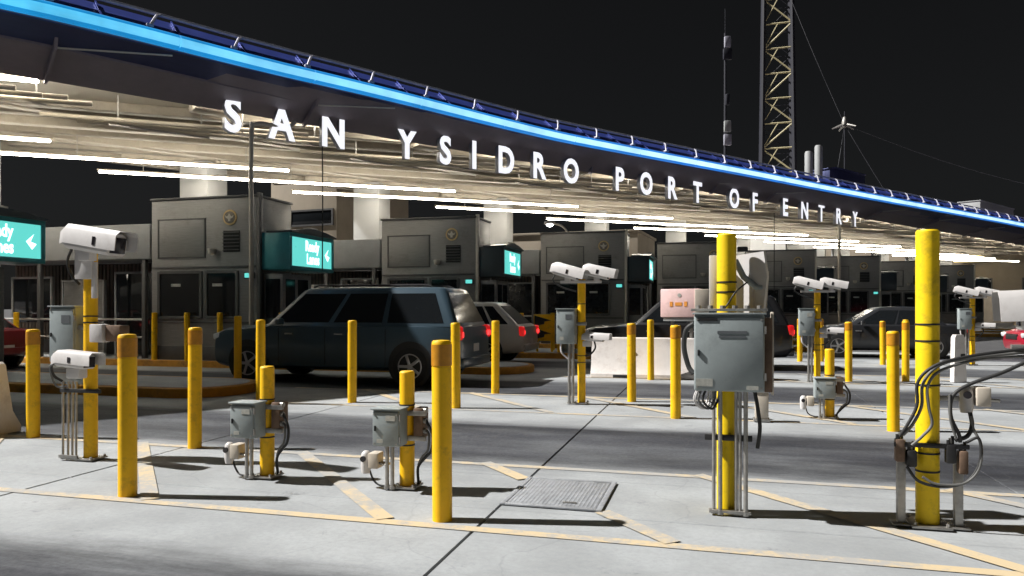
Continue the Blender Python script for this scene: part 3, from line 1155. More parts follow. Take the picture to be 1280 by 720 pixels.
# ================================================================== BOLLARDS
def bollard_mesh():
    post = MB()
    post.lathe([(0.0, -0.03), (0.068, -0.03), (0.068, 1.02), (0.0, 1.02)], 24)
    cap = MB()
    cap.lathe([(0.066, 1.021), (0.068, 1.165), (0.0665, 1.185), (0.058, 1.198), (0.0, 1.203)], 24)
    band = MB()
    band.lathe([(0.0705, 1.03), (0.0705, 1.172)], 24)
    # open tape sleeve: drop the caps
    band.f = band.f[:-2]
    foot = MB()
    foot.lathe([(0.0685, -0.01), (0.074, -0.01), (0.073, 0.006), (0.0685, 0.010)], 24)
    foot.f = foot.f[:-2]
    return post.mesh('post', M_YEL), cap.mesh('cap', M_YEL), band.mesh('reflective_band', M_AMB)


BMESH = bollard_mesh()
BPLAIN = None


def bollard(t, n, label, z=0.0, band=True, hgt=1.0):
    b_ = thing('bollard', label, 'bollard', W(t, n, 0.012 + z), random.uniform(0, 6), 'yellow steel bollards')
    b_.rotation_euler = (random.uniform(-0.006, 0.006), random.uniform(-0.006, 0.006), random.uniform(0, 6))
    b_.scale = (1, 1, hgt)
    for me in BMESH:
        if me.name.startswith('reflective') and not band:
            continue
        o = bpy.data.objects.new(me.name.split('.')[0], me)
        COL.objects.link(o)
        o.parent = b_
    return b_


bollard(-4.35, 4.66, 'tall yellow bollard nearest the camera at left, right of the leftmost camera post', 0, True, 1.03)
bollard(-1.78, 4.70, 'largest yellow bollard, right of the two short posts with grey boxes', 0, True, 1.015)
bollard(-7.33, 6.48, 'yellow bollard at the left edge beside the white barrier end')
bollard(-5.17, 6.44, 'yellow bollard between the leftmost camera post and the short grey-box post', 0, True, 1.03)
bollard(-5.33, 10.18, 'yellow bollard standing in front of the dark passing vehicle', 0, False, 1.04)
bollard(-3.58, 10.01, 'yellow bollard just behind the largest near bollard', 0, False, 1.02)
bollard(-3.54, 11.87, 'yellow bollard in front of the white hatchback', 0, False, 1.02)
bollard(-1.20, 11.42, 'yellow bollard in front of the left half of the white barrier')
bollard(-0.46, 9.83, 'yellow bollard just left of the grey cabinet, in front of the barrier', 0, True, 1.01)
bollard(-1.19, 14.98, 'slim yellow bollard close against the white barrier middle', 0, False)
bollard(2.06, 9.49, 'yellow bollard just left of the tallest yellow post at right', 0, True, 0.97)
bollard(3.68, 15.94, 'yellow bollard behind the bollard left of the tallest yellow post', 0, True, 0.98)
bollard(2.60, 15.65, 'yellow bollard between the right twin-camera post and the dark sedan', 0, True, 0.97)
bollard(4.21, 20.51, 'small far yellow bollard in front of the dark sedan', 0, True, 0.92)
bollard(4.75, 20.60, 'small far yellow bollard directly behind the right-hand bollards', 0, True, 0.95)
bollard(-6.60, 9.68, 'yellow bollard directly behind the short post with grey box', 0, False, 1.05)
bollard(-8.45, 11.69, 'yellow bollard on the nose of the orange-kerbed island', 0.15, False, 0.95)
bollard(-13.45, 15.27, 'yellow bollard at the left corner of the largest booth', 0.15, False, 0.98)
bollard(-12.46, 15.25, 'yellow bollard below the left window of the largest booth', 0.15, False, 0.98)
bollard(-11.51, 15.24, 'yellow bollard below the right window of the largest booth', 0.15, False, 0.98)
bollard(-9.92, 15.40, 'yellow bollard right of the downpipe by the largest booth', 0.15, False, 0.98)
bollard(-17.88, 15.30, 'small yellow bollard under the leftmost lane sign', 0.15, False, 0.98)
for k, (t, n, lab) in enumerate(((-6.1, 20.6, 'far yellow bollard on the island in front of the white hatchback, leftmost'), (-5.35, 20.6, 'far yellow bollard beside the white hatchback rear wheel'),
                                 (-4.25, 20.75, 'far yellow bollard just right of the black and yellow chevron panel'), (-4.7, 21.9, 'far yellow bollard behind the black and yellow chevron panel'),
                                 (2.3, 21.2, 'far yellow bollard left of the right twin-camera post'), (2.85, 21.3, 'far yellow bollard touching the right twin-camera post'),
                                 (7.6, 20.6, 'far yellow bollard left of the red car nose'), (8.4, 21.0, 'far yellow bollard in front of the red car bonnet'),
                                 (8.9, 21.3, 'far yellow bollard in front of the red car, rightmost'), (6.7, 15.9, 'yellow bollard behind the right-edge camera'))):
    bollard(t, n, lab, 0.15 if n > 20 and t < nose(4) else 0, True, 0.95)


# ================================================================== CAMERA HOUSINGS AND POSTS
def housing(parent, pos, yaw, pitch, L=0.6, w=0.17, hh=0.19, name='camera_housing', m=None, label=None):
    """weatherproof CCTV housing; local +x is where it looks"""
    m = m or M_WHT
    M = Tr(*pos) @ RotZ(yaw) @ RotY(pitch)
    q = MB()

    def ring(x, sw, sh, top=0.0):
        r = []
        c = min(sw, sh) * 0.28
        a, b_ = sw / 2, sh / 2
        for (yy, zz) in ((-a, -b_ + c * 0.5), (-a + c * 0.5, -b_), (a - c * 0.5, -b_), (a, -b_ + c * 0.5), (a, b_ - c), (a - c * 0.35, b_ - c * 0.35), (a - c, b_), (-a + c, b_), (-a + c * 0.35, b_ - c * 0.35), (-a, b_ - c)):
            r.append((x, yy, zz + top))
        return r
    q.loft([ring(-L / 2, w * 0.80, hh * 0.62, -0.01), ring(-L / 2 + 0.03, w * 0.94, hh * 0.86), ring(-L / 2 + 0.07, w * 0.94, hh * 0.9), ring(L / 2 - 0.05, w * 0.94, hh * 0.9), ring(L / 2 - 0.04, w * 0.86, hh * 0.8)], M)
    body = q.build(name, m, parent, 40)
    if label:
        body['label'] = label
    q = MB()   # sunshield: a bent sheet over the top, longer than the body
    sec = [(-w * 0.56, -hh * 0.22), (-w * 0.56, hh * 0.36), (-w * 0.40, hh * 0.56), (w * 0.40, hh * 0.56), (w * 0.56, hh * 0.36), (w * 0.56, -hh * 0.22)]
    ins = [(yy * 0.95, zz - 0.007 if abs(yy) < w * 0.5 else zz) for yy, zz in sec]
    rings = []
    for x, dz, s in ((-L / 2 - 0.02, -0.03, 0.86), (-L / 2 + 0.05, 0.0, 1.0), (L / 2 - 0.02, 0.0, 1.0), (L / 2 + 0.07, 0.004, 1.0)):
        rings.append([(x, yy * s, zz * s + dz) for yy, zz in sec] + [(x, yy * s, zz * s + dz) for yy, zz in reversed(ins)])
    q.loft(rings, M)
    q.build('sunshield', m, body, 40)
    q = MB()
    q.box((L / 2 - 0.035, 0, -0.005), (0.014, w * 0.72, hh * 0.64), 0.004, None, M)
    q.build('lens_window', M_LENS, body)
    q = MB()
    q.box((L / 2 - 0.20, -w * 0.565, hh * 0.05), (0.035, 0.006, hh * 0.34), 0, None, M)
    q.build('clip', M_LENS, body)
    return body


def enclosure(parent, c, s, name='cabinet', m=None, stickers=False, face=-1):
    """steel enclosure: box, proud door, lid lip, hinges and latch"""
    m = m or M_GRY
    q = MB()
    q.box(c, s, 0.012)
    o = q.build(name, m, parent)
    y = c[1] + face * s[1] / 2
    q = MB()
    q.box((c[0], y + face * 0.010, c[2] - 0.004), (s[0] - 0.014, 0.018, s[2] - 0.03), 0.006)
    d = q.build('door', m, o)
    q = MB()
    q.box((c[0], c[1] + face * 0.012, c[2] + s[2] / 2 + 0.004), (s[0] + 0.02, s[1] + 0.03, 0.012), 0.003)
    q.build('drip_lid', m, o)
    q = MB()
    for zz in (-0.3, 0.3):
        q.box((c[0] + s[0] / 2 + 0.004, y + face * 0.012, c[2] + zz * s[2]), (0.012, 0.02, 0.05))
    q.build('hinge', M_STEEL, o)
    q = MB()
    q.box((c[0] - s[0] / 2 + 0.03, y + face * 0.024, c[2]), (0.014, 0.012, 0.04), 0.003)
    q.build('latch', M_BLKP, o)
    q = MB()
    q.box((c[0] + s[0] * 0.18, y + face * 0.0205, c[2] + s[2] * 0.28), (s[0] * 0.34, 0.003, s[2] * 0.14))
    if s[0] < 0.45:
        q.build('label_plate', random.choice((M_STKR, M_PRINT)), d)
        q = MB()
        q.box((c[0] - s[0] * 0.2, y + face * 0.0205, c[2] - s[2] * 0.34), (s[0] * 0.22, 0.003, s[2] * 0.10))
        q.build('label_plate', M_STKR, d)
    for sx_ in (-1, 1):
        for sz_ in (-1, 1):
            q = MB()
            q.cyl((c[0] + sx_ * (s[0] / 2 - 0.022), y + face * 0.018, c[2] - 0.004 + sz_ * (s[2] / 2 - 0.032)),
                  (c[0] + sx_ * (s[0] / 2 - 0.022), y + face * 0.024, c[2] - 0.004 + sz_ * (s[2] / 2 - 0.032)), 0.007, seg=8)
            q.build('screw', M_STEEL, d)
    return o


def low_sensor(parent, x, y, z):
    """small white camera with hood and a beige box beside it"""
    q = MB()
    q.box((x + 0.085, y, z), (0.085, 0.12, 0.125), 0.01)
    o = q.build('illuminator_box', M_BEI, parent)
    q = MB()
    M = Tr(x, y, z - 0.01)
    q.lathe([(0.0, -0.10), (0.035, -0.10), (0.042, -0.06), (0.042, 0.03), (0.036, 0.06), (0.02, 0.078), (0.0, 0.08)], 14, M)
    o2 = q.build('dome_sensor', M_WHT, parent, 45)
    q = MB()
    q.cyl((x - 0.006, y - 0.035, z + 0.01), (x - 0.006, y - 0.052, z + 0.01), 0.024, seg=14)
    q.build('lens', M_LENS, o2)
    q = MB()
    q.tube([(x + 0.06, y + 0.03, z - 0.02), (x + 0.20, y + 0.02, z - 0.03)], 0.012, 6)
    q.build('sensor_arm', M_STEEL, parent)


def conduits(parent, xs, z0, z1, r=0.014, y=0.0):
    for x in xs:
        q = MB()
        q.cyl((x, y, z0), (x, y, z1), r, seg=10)
        q.build('conduit', M_STEEL, parent, 60)
        q = MB()
        q.cyl((x, y, z0), (x, y, z0 + 0.025), r + 0.010, seg=10)
        q.build('conduit_collar', M_STEEL, parent, 60)


def pole(parent, r, h, m=None, foot=True):
    m = m or M_YEL
    q = MB()
    q.lathe([(0.0, -0.02), (r, -0.02), (r, h - 0.012), (r - 0.008, h), (0.0, h + 0.004)], 28)
    o = q.build('post', m, parent)
    if foot:
        q = MB()
        q.box((0, 0, 0.008), (r * 3.4, r * 3.4, 0.016), 0.004)
        fo = q.build('base_plate', M_STEEL, parent)
        q = MB()
        for a in (-1, 1):
            for c in (-1, 1):
                q.cyl((a * r * 1.35, c * r * 1.35, 0.016), (a * r * 1.35, c * r * 1.35, 0.035), 0.011, seg=6)
        tag(q.build('anchor_bolts', M_STEEL, fo), None, None, None, 'stuff')
    return o


def straps(parent, r, zs, m=None):
    for z in zs:
        q = MB()
        q.lathe([(r + 0.0005, z - 0.006), (r + 0.004, z - 0.006), (r + 0.004, z + 0.006), (r + 0.0005, z + 0.006)], 24)
        q.build('strap', m or M_BLKP, parent)


def short_post(t, n, label, h, box=(0.23, 0.16, 0.29), bz=0.50):
    p = thing('sensor_post', label, 'post', W(t, n, 0.012), -LA + random.uniform(-0.03, 0.03), 'short yellow sensor posts')
    pole(p, 0.060, h)
    enclosure(p, (-0.085, -0.14, bz), box, 'junction_box')
    # bracket channel clamped behind the box, and the cable glands on the far side
    q = MB()
    q.box((0.0, -0.045, bz + 0.10), (0.36, 0.035, 0.04), 0.004)
    q.box((0.0, -0.045, bz - 0.10), (0.36, 0.035, 0.04), 0.004)
    tag(q.build('bracket_channels', M_STEEL, p), None, None, None, 'stuff')
    q = MB()
    q.box((0.115, 0.01, bz + 0.02), (0.08, 0.14, 0.24), 0.01)
    q.build('gland_box', M_RUST, p)
    for k in range(3):
        q = MB()
        q.cyl((0.15, -0.03, bz - 0.04 + 0.08 * k), (0.18, -0.035, bz - 0.04 + 0.08 * k), 0.022, seg=10)
        q.build('gland', M_STEEL, p)
    for k, (rr, dx) in enumerate(((0.010, 0.0), (0.012, 0.03))):
        q = MB()
        q.tube(catmull([(0.17, -0.03, bz - 0.03 + 0.08 * k), (0.205 + dx, -0.05, bz - 0.07), (0.195 + dx, -0.05, bz - 0.19), (0.14 + dx, -0.03, bz - 0.25), (0.095, 0, bz - 0.34), (0.09, 0.02, 0.02)], 6), rr, 8)
        q.build('cable', M_BLK if k else M_GCAB, p, 60)
    conduits(p, (-0.13, -0.085), 0.0, bz - box[2] / 2, 0.016, -0.10)
    straps(p, 0.060, (bz + 0.16, bz - 0.16))
    low_sensor(p, -0.33, -0.06, 0.215)
    q = MB()
    q.tube([(-0.14, -0.10, 0.19), (-0.26, -0.07, 0.20)], 0.012, 6)
    q.build('sensor_bracket', M_STEEL, p)
    q = MB()
    q.tube(catmull([(-0.30, -0.06, 0.13), (-0.27, -0.05, 0.05), (-0.20, -0.09, 0.02), (-0.11, -0.10, 0.02)], 5), 0.008, 6)
    q.build('sensor_cable', M_BLK, p, 60)
    return p


short_post(-3.67, 5.48, 'short yellow post with grey box, left one of the near pair', 0.94)
short_post(-2.37, 5.46, 'short yellow post with grey box, just left of the largest bollard', 0.93)
short_post(1.49, 10.36, 'short yellow post with grey box farther off, right of the grey cabinet', 0.90, (0.25, 0.16, 0.26), 0.40)

# --- leftmost camera post
p = thing('camera_post', 'leftmost tall yellow post with a big white camera on top and another low down', 'camera post', W(-5.72, 5.67, 0.012), -LA, 'yellow camera posts')
pole(p, 0.061, 1.98)
straps(p, 0.061, (1.72, 1.36, 1.30, 0.66))
housing(p, (0.16, -0.10, 2.06), R(-6), R(9), 0.64, 0.22, 0.23, label='large white camera housing looking right')
q = MB()
q.box((0.0, -0.075, 1.86), (0.20, 0.03, 0.30), 0.006)
q.box((0.06, -0.10, 1.93), (0.14, 0.09, 0.10), 0.01)
q.box((0.105, -0.06, 1.70), (0.05, 0.03, 0.34), 0.004)
tag(q.build('mounting_plates', M_WHT, p), None, None, None, 'stuff')
q = MB()
q.tube(catmull([(-0.12, -0.10, 2.00), (-0.17, -0.10, 1.88), (-0.15, -0.08, 1.76), (-0.07, -0.06, 1.66)], 6), 0.012, 8)
q.build('camera_cable', M_BLK, p, 60)
enclosure(p, (-0.30, 0.06, 1.18), (0.30, 0.18, 0.54), 'grey_cabinet')
q = MB()
q.box((-0.1, 0.02, 1.25), (0.24, 0.05, 0.05), 0.005)
q.build('cabinet_bracket', M_STEEL, p)
q = MB()
q.box((0.145, -0.04, 1.20), (0.15, 0.10, 0.17), 0.01)
q.build('white_box', M_WHT, p)
q = MB()
q.box((0.31, 0.0, 1.20), (0.17, 0.12, 0.15), 0.01)
q.build('brown_box', M_RUST, p)
q = MB()
q.box((0.13, 0.05, 1.20), (0.34, 0.03, 0.04), 0.004)
q.build('box_bracket', M_STEEL, p)
housing(p, (0.03, -0.20, 0.955), R(-8), R(3), 0.44, 0.15, 0.15, label='small white camera housing low on the post, looking right')
q = MB()
q.box((-0.01, -0.15, 0.83), (0.16, 0.10, 0.10), 0.015)
q.box((0.02, -0.17, 0.875), (0.05, 0.05, 0.06), 0.01)
tag(q.build('camera_knuckle', M_WHT, p), None, None, None, 'stuff')
q = MB()
q.box((-0.04, -0.08, 0.655), (0.46, 0.03, 0.035), 0.003)
q.build('cross_arm', M_BLKP, p)
conduits(p, (-0.245, -0.185, -0.135, -0.09), 0.0, 0.74, 0.011, -0.08)
q = MB()
q.box((-0.16, -0.10, 0.03), (0.22, 0.02, 0.03), 0.003)
q.build('conduit_rail', M_STEEL, p)
q = MB()
q.tube(catmull([(-0.16, -0.20, 0.94), (-0.27, -0.18, 0.90), (-0.29, -0.14, 0.80), (-0.24, -0.09, 0.74)], 6), 0.013, 8)
q.build('lower_camera_cable', M_BLK, p, 60)
q = MB()
q.tube(catmull([(-0.22, -0.20, 0.93), (-0.30, -0.17, 0.86), (-0.27, -0.13, 0.70), (-0.185, -0.08, 0.70)], 6), 0.010, 8)
q.build('lower_camera_cable', M_GCAB, p, 60)

# --- post with the large grey cabinet
p = thing('cabinet_post', 'tall yellow post carrying the largest grey cabinet on steel conduits', 'post', W(0.10, 5.42, 0.012), -LA)
pole(p, 0.067, 1.965, M_YEL2, False)
straps(p, 0.067, (1.62, 1.55))
e = enclosure(p, (0.01, -0.19, 1.135), (0.455, 0.21, 0.52), 'cabinet')
q = MB()
q.box((-0.13, -0.3155, 1.36), (0.13, 0.004, 0.022))
q.build('nameplate', M_BLKP, e)
q = MB()
q.box((0.03, -0.3155, 1.275), (0.19, 0.003, 0.018))
q.box((0.03, -0.3155, 1.245), (0.17, 0.003, 0.012))
tag(q.build('embossed_print', M_PRINT, e), None, None, None, 'stuff')
q = MB()
q.box((-0.15, -0.3155, 0.935), (0.11, 0.004, 0.05))
q.build('sticker', M_STKR, e)
q = MB()
q.box((0.16, -0.3155, 0.905), (0.075, 0.004, 0.025))
q.build('sticker', M_STKR, e)
q = MB()
q.box((0.01, -0.19, 1.425), (0.50, 0.16, 0.018), 0.003)
q.build('top_rack', M_STEEL, p)
for k in range(6):
    q = MB()
    q.cyl((-0.19 + 0.08 * k, -0.22, 1.433), (-0.19 + 0.08 * k, -0.22, 1.455), 0.018, seg=8)
    q.build('rack_nut', M_STEEL, p)
q = MB()
q.box((0.265, -0.14, 1.12), (0.05, 0.17, 0.50), 0.006)
q.build('side_backboard', M_RUST, p)
q = MB()
q.box((0.296, -0.13, 1.13), (0.012, 0.15, 0.56), 0.003)
q.build('side_strip', M_BEI, p)
for z in (1.33, 0.98):
    q = MB()
    q.box((0.0, -0.075, z), (0.42, 0.03, 0.04), 0.004)
    q.build('channel', M_STEEL, p)
conduits(p, (-0.088, 0.062, 0.088), 0.0, 0.875, 0.012, -0.10)
conduits(p, (0.125, -0.045), 0.0, 0.875, 0.015, -0.115)
q = MB()
q.box((0.01, -0.085, 0.53), (0.32, 0.03, 0.04), 0.003)
q.build('conduit_clamp', M_BLKP, p)
q = MB()
q.box((0.02, -0.11, 0.02), (0.28, 0.05, 0.02), 0.003)
q.build('conduit_rail', M_STEEL, p)
for k, (x0, x1, m_, r_) in enumerate(((-0.19, -0.11, M_WHT, 0.007), (-0.17, -0.085, M_GCAB, 0.008), (-0.14, -0.06, M_BLK, 0.008), (0.17, 0.21, M_BLK, 0.013), (-0.20, -0.13, M_WHT, 0.006))):
    q = MB()
    if k == 3:
        q.tube(catmull([(0.18, -0.16, 0.88), (0.20, -0.17, 0.76), (0.215, -0.17, 0.62), (0.20, -0.16, 0.48)], 6), r_, 8)
    else:
        q.tube(catmull([(x0, -0.20, 0.88), (x0 - 0.02, -0.21, 0.80), ((x0 + x1) / 2, -0.18, 0.74), (x1, -0.12, 0.80), (x1 + 0.01, -0.11, 0.87)], 6), r_, 8)
    q.build('cable', m_, p, 60)
q = MB()
q.tube(catmull([(-0.22, -0.14, 1.33), (-0.275, -0.12, 1.28), (-0.29, -0.12, 1.16), (-0.26, -0.13, 1.03), (-0.225, -0.15, 0.98)], 6), 0.018, 8)
q.build('side_cable', M_BLK, p, 60)
# white sheet panels behind the post
q = MB()
q.prism([(0.06, 1.40), (0.27, 1.40), (0.30, 1.66), (0.275, 1.84), (0.05, 1.82)], 0.10, 0.13)
o = q.build('white_panel', M_WHT, p)
o.matrix_local = Tr(0.16, 0.11, 0) @ RotZ(R(-32)) @ Tr(-0.16, -0.11, 0)
q = MB()
q.box((-0.09, 0.11, 1.62), (0.06, 0.05, 0.40), 0.006)
q.build('white_rail', M_WHT, p)
q = MB()
q.prism([(0.185, 1.39), (0.275, 1.39), (0.292, 1.70), (0.225, 1.70), (0.215, 1.62), (0.18, 1.55)], 0.075, 0.094)
q.build('tan_plate', M_BEI, p)
q = MB()
q.tube([(0.06, 0.06, 1.78), (0.12, 0.08, 1.66), (0.21, 0.07, 1.585), (0.25, 0.06, 1.585)], 0.022, 8)
q.build('panel_arm', M_GRY, p, 60)
q = MB()
q.box((0.11, 0.02, 1.855), (0.07, 0.04, 0.035), 0.004)
q.build('top_bracket', M_BLKP, p)
q = MB()
q.tube(catmull([(0.14, 0.05, 1.62), (0.06, -0.075, 1.55), (0.01, -0.08, 1.47), (-0.02, -0.10, 1.43)], 6), 0.006, 6)
q.build('thin_wire', M_BLK, p, 60)

# --- tallest post at the right with hanging cables
p = thing('cable_post', 'tallest yellow post at right, wrapped with drooping grey and black cables', 'post', W(1.38, 5.41, 0.012), -LA)
pole(p, 0.071, 1.955, M_YEL2)
straps(p, 0.071, (1.33, 1.22, 0.93, 0.48, 0.36))
for sx_, zt in ((-0.165, 0.56), (0.175, 0.48)):
    q = MB()
    q.box((sx_, -0.02, zt / 2), (0.05, 0.05, zt), 0.004)
    q.build('stub_post', M_STEEL, p)
    q = MB()
    q.box((sx_, -0.02, 0.006), (0.12, 0.12, 0.012), 0.003)
    q.build('stub_foot', M_STEEL, p)
for (x, z, w_, h_) in ((-0.185, 0.50, 0.055, 0.15), (-0.115, 0.45, 0.06, 0.11), (0.115, 0.49, 0.06, 0.12), (0.185, 0.44, 0.055, 0.15)):
    q = MB()
    q.box((x, -0.075, z), (w_, 0.06, h_), 0.01)
    q.build('clamp_block', M_BLKP if x < 0.15 and x > -0.15 else M_RUST, p)
    for k in range(3):
        q = MB()
        q.cyl((x - 0.016 + 0.016 * k, -0.085 + 0.012 * k, z + h_ / 2), (x - 0.016 + 0.016 * k, -0.085 + 0.012 * k, z + h_ / 2 + 0.03 + 0.012 * k), 0.010, seg=10)
        q.build('gland', M_STEEL if k == 1 else M_BLKP, p)
q = MB()
q.box((0.0, -0.085, 0.54), (0.44, 0.025, 0.03), 0.003)
q.build('clamp_bar', M_BLKP, p)
runs = [
    ([(0.78, -0.06, 1.19), (0.52, -0.07, 1.155), (0.25, -0.09, 1.12), (0.05, -0.10, 1.07), (-0.05, -0.10, 0.95), (-0.06, -0.10, 0.80), (-0.11, -0.10, 0.68), (-0.165, -0.08, 0.60)], 0.013, M_GCAB),
    ([(0.78, -0.09, 1.215), (0.5, -0.10, 1.175), (0.22, -0.12, 1.13), (0.02, -0.13, 1.07), (-0.085, -0.12, 0.96), (-0.09, -0.11, 0.80), (-0.15, -0.10, 0.66), (-0.20, -0.08, 0.57)], 0.013, M_BLK),
    ([(0.80, -0.05, 1.13), (0.55, -0.05, 1.13), (0.30, -0.07, 1.11), (0.06, -0.115, 1.04), (-0.025, -0.115, 0.94), (-0.02, -0.105, 0.80), (0.0, -0.10, 0.68), (-0.06, -0.11, 0.60), (-0.12, -0.11, 0.54)], 0.012, M_GCAB),
    ([(0.80, -0.10, 1.22), (0.62, -0.12, 1.15), (0.40, -0.12, 1.03), (0.22, -0.11, 0.95), (0.12, -0.11, 0.87), (0.11, -0.10, 0.74), (0.16, -0.09, 0.62), (0.17, -0.08, 0.57)], 0.015, M_BLK),
    ([(0.20, -0.09, 0.57), (0.27, -0.10, 0.60), (0.275, -0.11, 0.46), (0.20, -0.12, 0.33), (0.06, -0.125, 0.285), (-0.08, -0.12, 0.31), (-0.15, -0.11, 0.40)], 0.012, M_BLK),
    ([(0.235, -0.07, 0.74), (0.245, -0.08, 0.66), (0.285, -0.10, 0.55), (0.26, -0.12, 0.40), (0.17, -0.125, 0.31), (0.02, -0.13, 0.30), (-0.06, -0.12, 0.34)], 0.011, M_GCAB),
    ([(0.235, -0.05, 0.76), (0.24, -0.07, 0.68), (0.21, -0.08, 0.61), (0.14, -0.08, 0.58)], 0.017, M_BLK),
    ([(0.10, -0.115, 0.88), (0.105, -0.11, 0.72), (0.14, -0.10, 0.60)], 0.010, M_GCAB),
]
for pts, r_, m_ in runs:
    q = MB()
    q.tube(catmull(pts, 7), r_ * 0.8, 8)
    q.build('cable', m_, p, 60)
low_sensor(p, 0.235, 0.02, 0.86)
q = MB()
q.box((0.13, 0.03, 0.84), (0.16, 0.02, 0.03), 0.003)
q.build('sensor_bracket', M_STEEL, p)

# --- camera at the right edge
p = thing('camera_post', 'yellow post with a big white camera cut by the right edge', 'camera post', W(2.20, 5.42, 0.012), -LA, 'yellow camera posts')
pole(p, 0.061, 1.35)
straps(p, 0.061, (1.0, 0.7))
housing(p, (-0.05, -0.12, 1.43), R(172), R(4), 0.64, 0.21, 0.25, label='big white camera housing cut by the right edge')
q = MB()
q.box((0.0, -0.08, 1.33), (0.12, 0.10, 0.10), 0.01)
q.build('camera_knuckle', M_WHT, p)
q = MB()
q.box((-0.05, -0.08, 1.19), (0.62, 0.03, 0.03), 0.003)
q.build('cross_arm', M_STEEL, p)


# --- twin-camera posts
def twin_post(t, n, label, h=1.93, z=0.0, cab=True):
    p = thing('camera_post', label, 'camera post', W(t, n, 0.012 + z), -LA, 'yellow camera posts')
    pole(p, 0.060, h)
    straps(p, 0.060, (1.5, 0.72, 0.62))
    housing(p, (-0.20, -0.10, h + 0.05), R(-12), R(16), 0.46, 0.17, 0.19)
    housing(p, (0.26, -0.06, h + 0.04), R(-8), R(13), 0.42, 0.17, 0.18)
    q = MB()
    q.box((0.0, -0.07, h - 0.10), (0.62, 0.05, 0.04), 0.004)
    q.build('camera_arm', M_WHT, p)
    q = MB()
    q.box((-0.20, -0.08, h - 0.06), (0.08, 0.08, 0.10), 0.01)
    q.build('camera_knuckle', M_WHT, p)
    q = MB()
    q.box((0.24, -0.07, h - 0.06), (0.08, 0.08, 0.10), 0.01)
    q.build('camera_knuckle', M_WHT, p)
    q = MB()
    q.tube(catmull([(-0.38, -0.1, h + 0.03), (-0.42, -0.09, h - 0.08), (-0.28, -0.09, h - 0.18), (-0.07, -0.08, h - 0.24)], 6), 0.013, 6)
    q.build('camera_cable', M_BLK, p, 60)
    enclosure(p, (-0.21, -0.10, 1.16), (0.28, 0.18, 0.52), 'grey_cabinet')
    q = MB()
    q.box((-0.05, -0.04, 1.2), (0.26, 0.04, 0.05), 0.004)
    q.build('cabinet_bracket', M_STEEL, p)
    conduits(p, (-0.17, -0.115), 0.0, 0.90, 0.022, -0.10)
    q = MB()
    q.tube(catmull([(-0.30, -0.1, 0.90), (-0.29, -0.11, 0.78), (-0.22, -0.10, 0.70), (-0.17, -0.10, 0.66)], 6), 0.014, 6)
    q.build('cable', M_WHT, p, 60)
    q = MB()
    q.tube(catmull([(0.20, -0.07, 0.96), (0.22, -0.08, 0.84), (0.14, -0.08, 0.74), (0.07, -0.06, 0.72)], 6), 0.014, 6)
    q.build('cable', M_BLK, p, 60)
    housing(p, (0.22, -0.10, 1.00), R(-10), R(4), 0.34, 0.13, 0.13)
    q = MB()
    q.box((0.10, -0.07, 0.90), (0.14, 0.06, 0.08), 0.008)
    q.build('camera_knuckle', M_WHT, p)
    return p


twin_post(-1.90, 10.93, 'twin-camera yellow post at the left end of the white barrier')
twin_post(1.98, 15.32, 'twin-camera yellow post right of the large grey cabinet', 1.86)
twin_post(6.35, 20.9, 'twin-camera yellow post behind the tallest post, near the right edge', 1.80)


# ================================================================== BARRIERS, BOXES, PANELS
def barrier(t0, t1, n, label):
    L = abs(t1 - t0)
    b_ = thing('concrete_barrier', label, 'barrier', W((t0 + t1) / 2, n, 0.012), -LA, 'white concrete barriers')
    prof = [(-0.30, 0), (-0.30, 0.07), (-0.19, 0.25), (-0.10, 0.80), (-0.085, 0.82), (0.085, 0.82), (0.10, 0.80), (0.19, 0.25), (0.30, 0.07), (0.30, 0)]
    q = MB()
    q.loft([[(-L / 2 + dx, y * s, z if z < 0.5 else z - dz) for y, z in prof] for dx, s, dz in ((0, 0.96, 0.02), (0.03, 1, 0), (L - 0.03, 1, 0), (L, 0.96, 0.02))])
    q.build('barrier_block', M_JERS, b_, 25)
    for sx_ in (-0.3, 0.3):
        q = MB()
        q.box((sx_ * L, -0.262, 0.02), (0.34, 0.10, 0.075), 0.01)
        q.build('drain_slot', M_BLKP, b_)
    q = MB()
    q.cyl((-0.22 * L, -0.165, 0.50), (-0.22 * L, -0.135, 0.50), 0.035, seg=12)
    q.build('lifting_hole', M_BLKP, b_)
    return b_


barrier(-2.45, 0.75, 15.45, 'long white concrete barrier in front of the black vehicle')
barrier(-11.2, -7.80, 6.45, 'white concrete barrier end cut by the left edge')
wp = thing('marker_post', 'flat white marker post standing just right of the tallest yellow post', 'marker', W(4.62, 16.0, 0.012), -LA + R(20))
q = MB()
q.prism([(-0.13, 0), (-0.11, 0.86), (-0.08, 0.92), (0.06, 0.92), (0.09, 0.86), (0.13, 0)], -0.06, 0.06)
q.build('slab', M_JERS, wp)
q = MB()
q.box((0.05, -0.064, 0.52), (0.09, 0.01, 0.05))
q.build('slot', M_BLKP, wp)

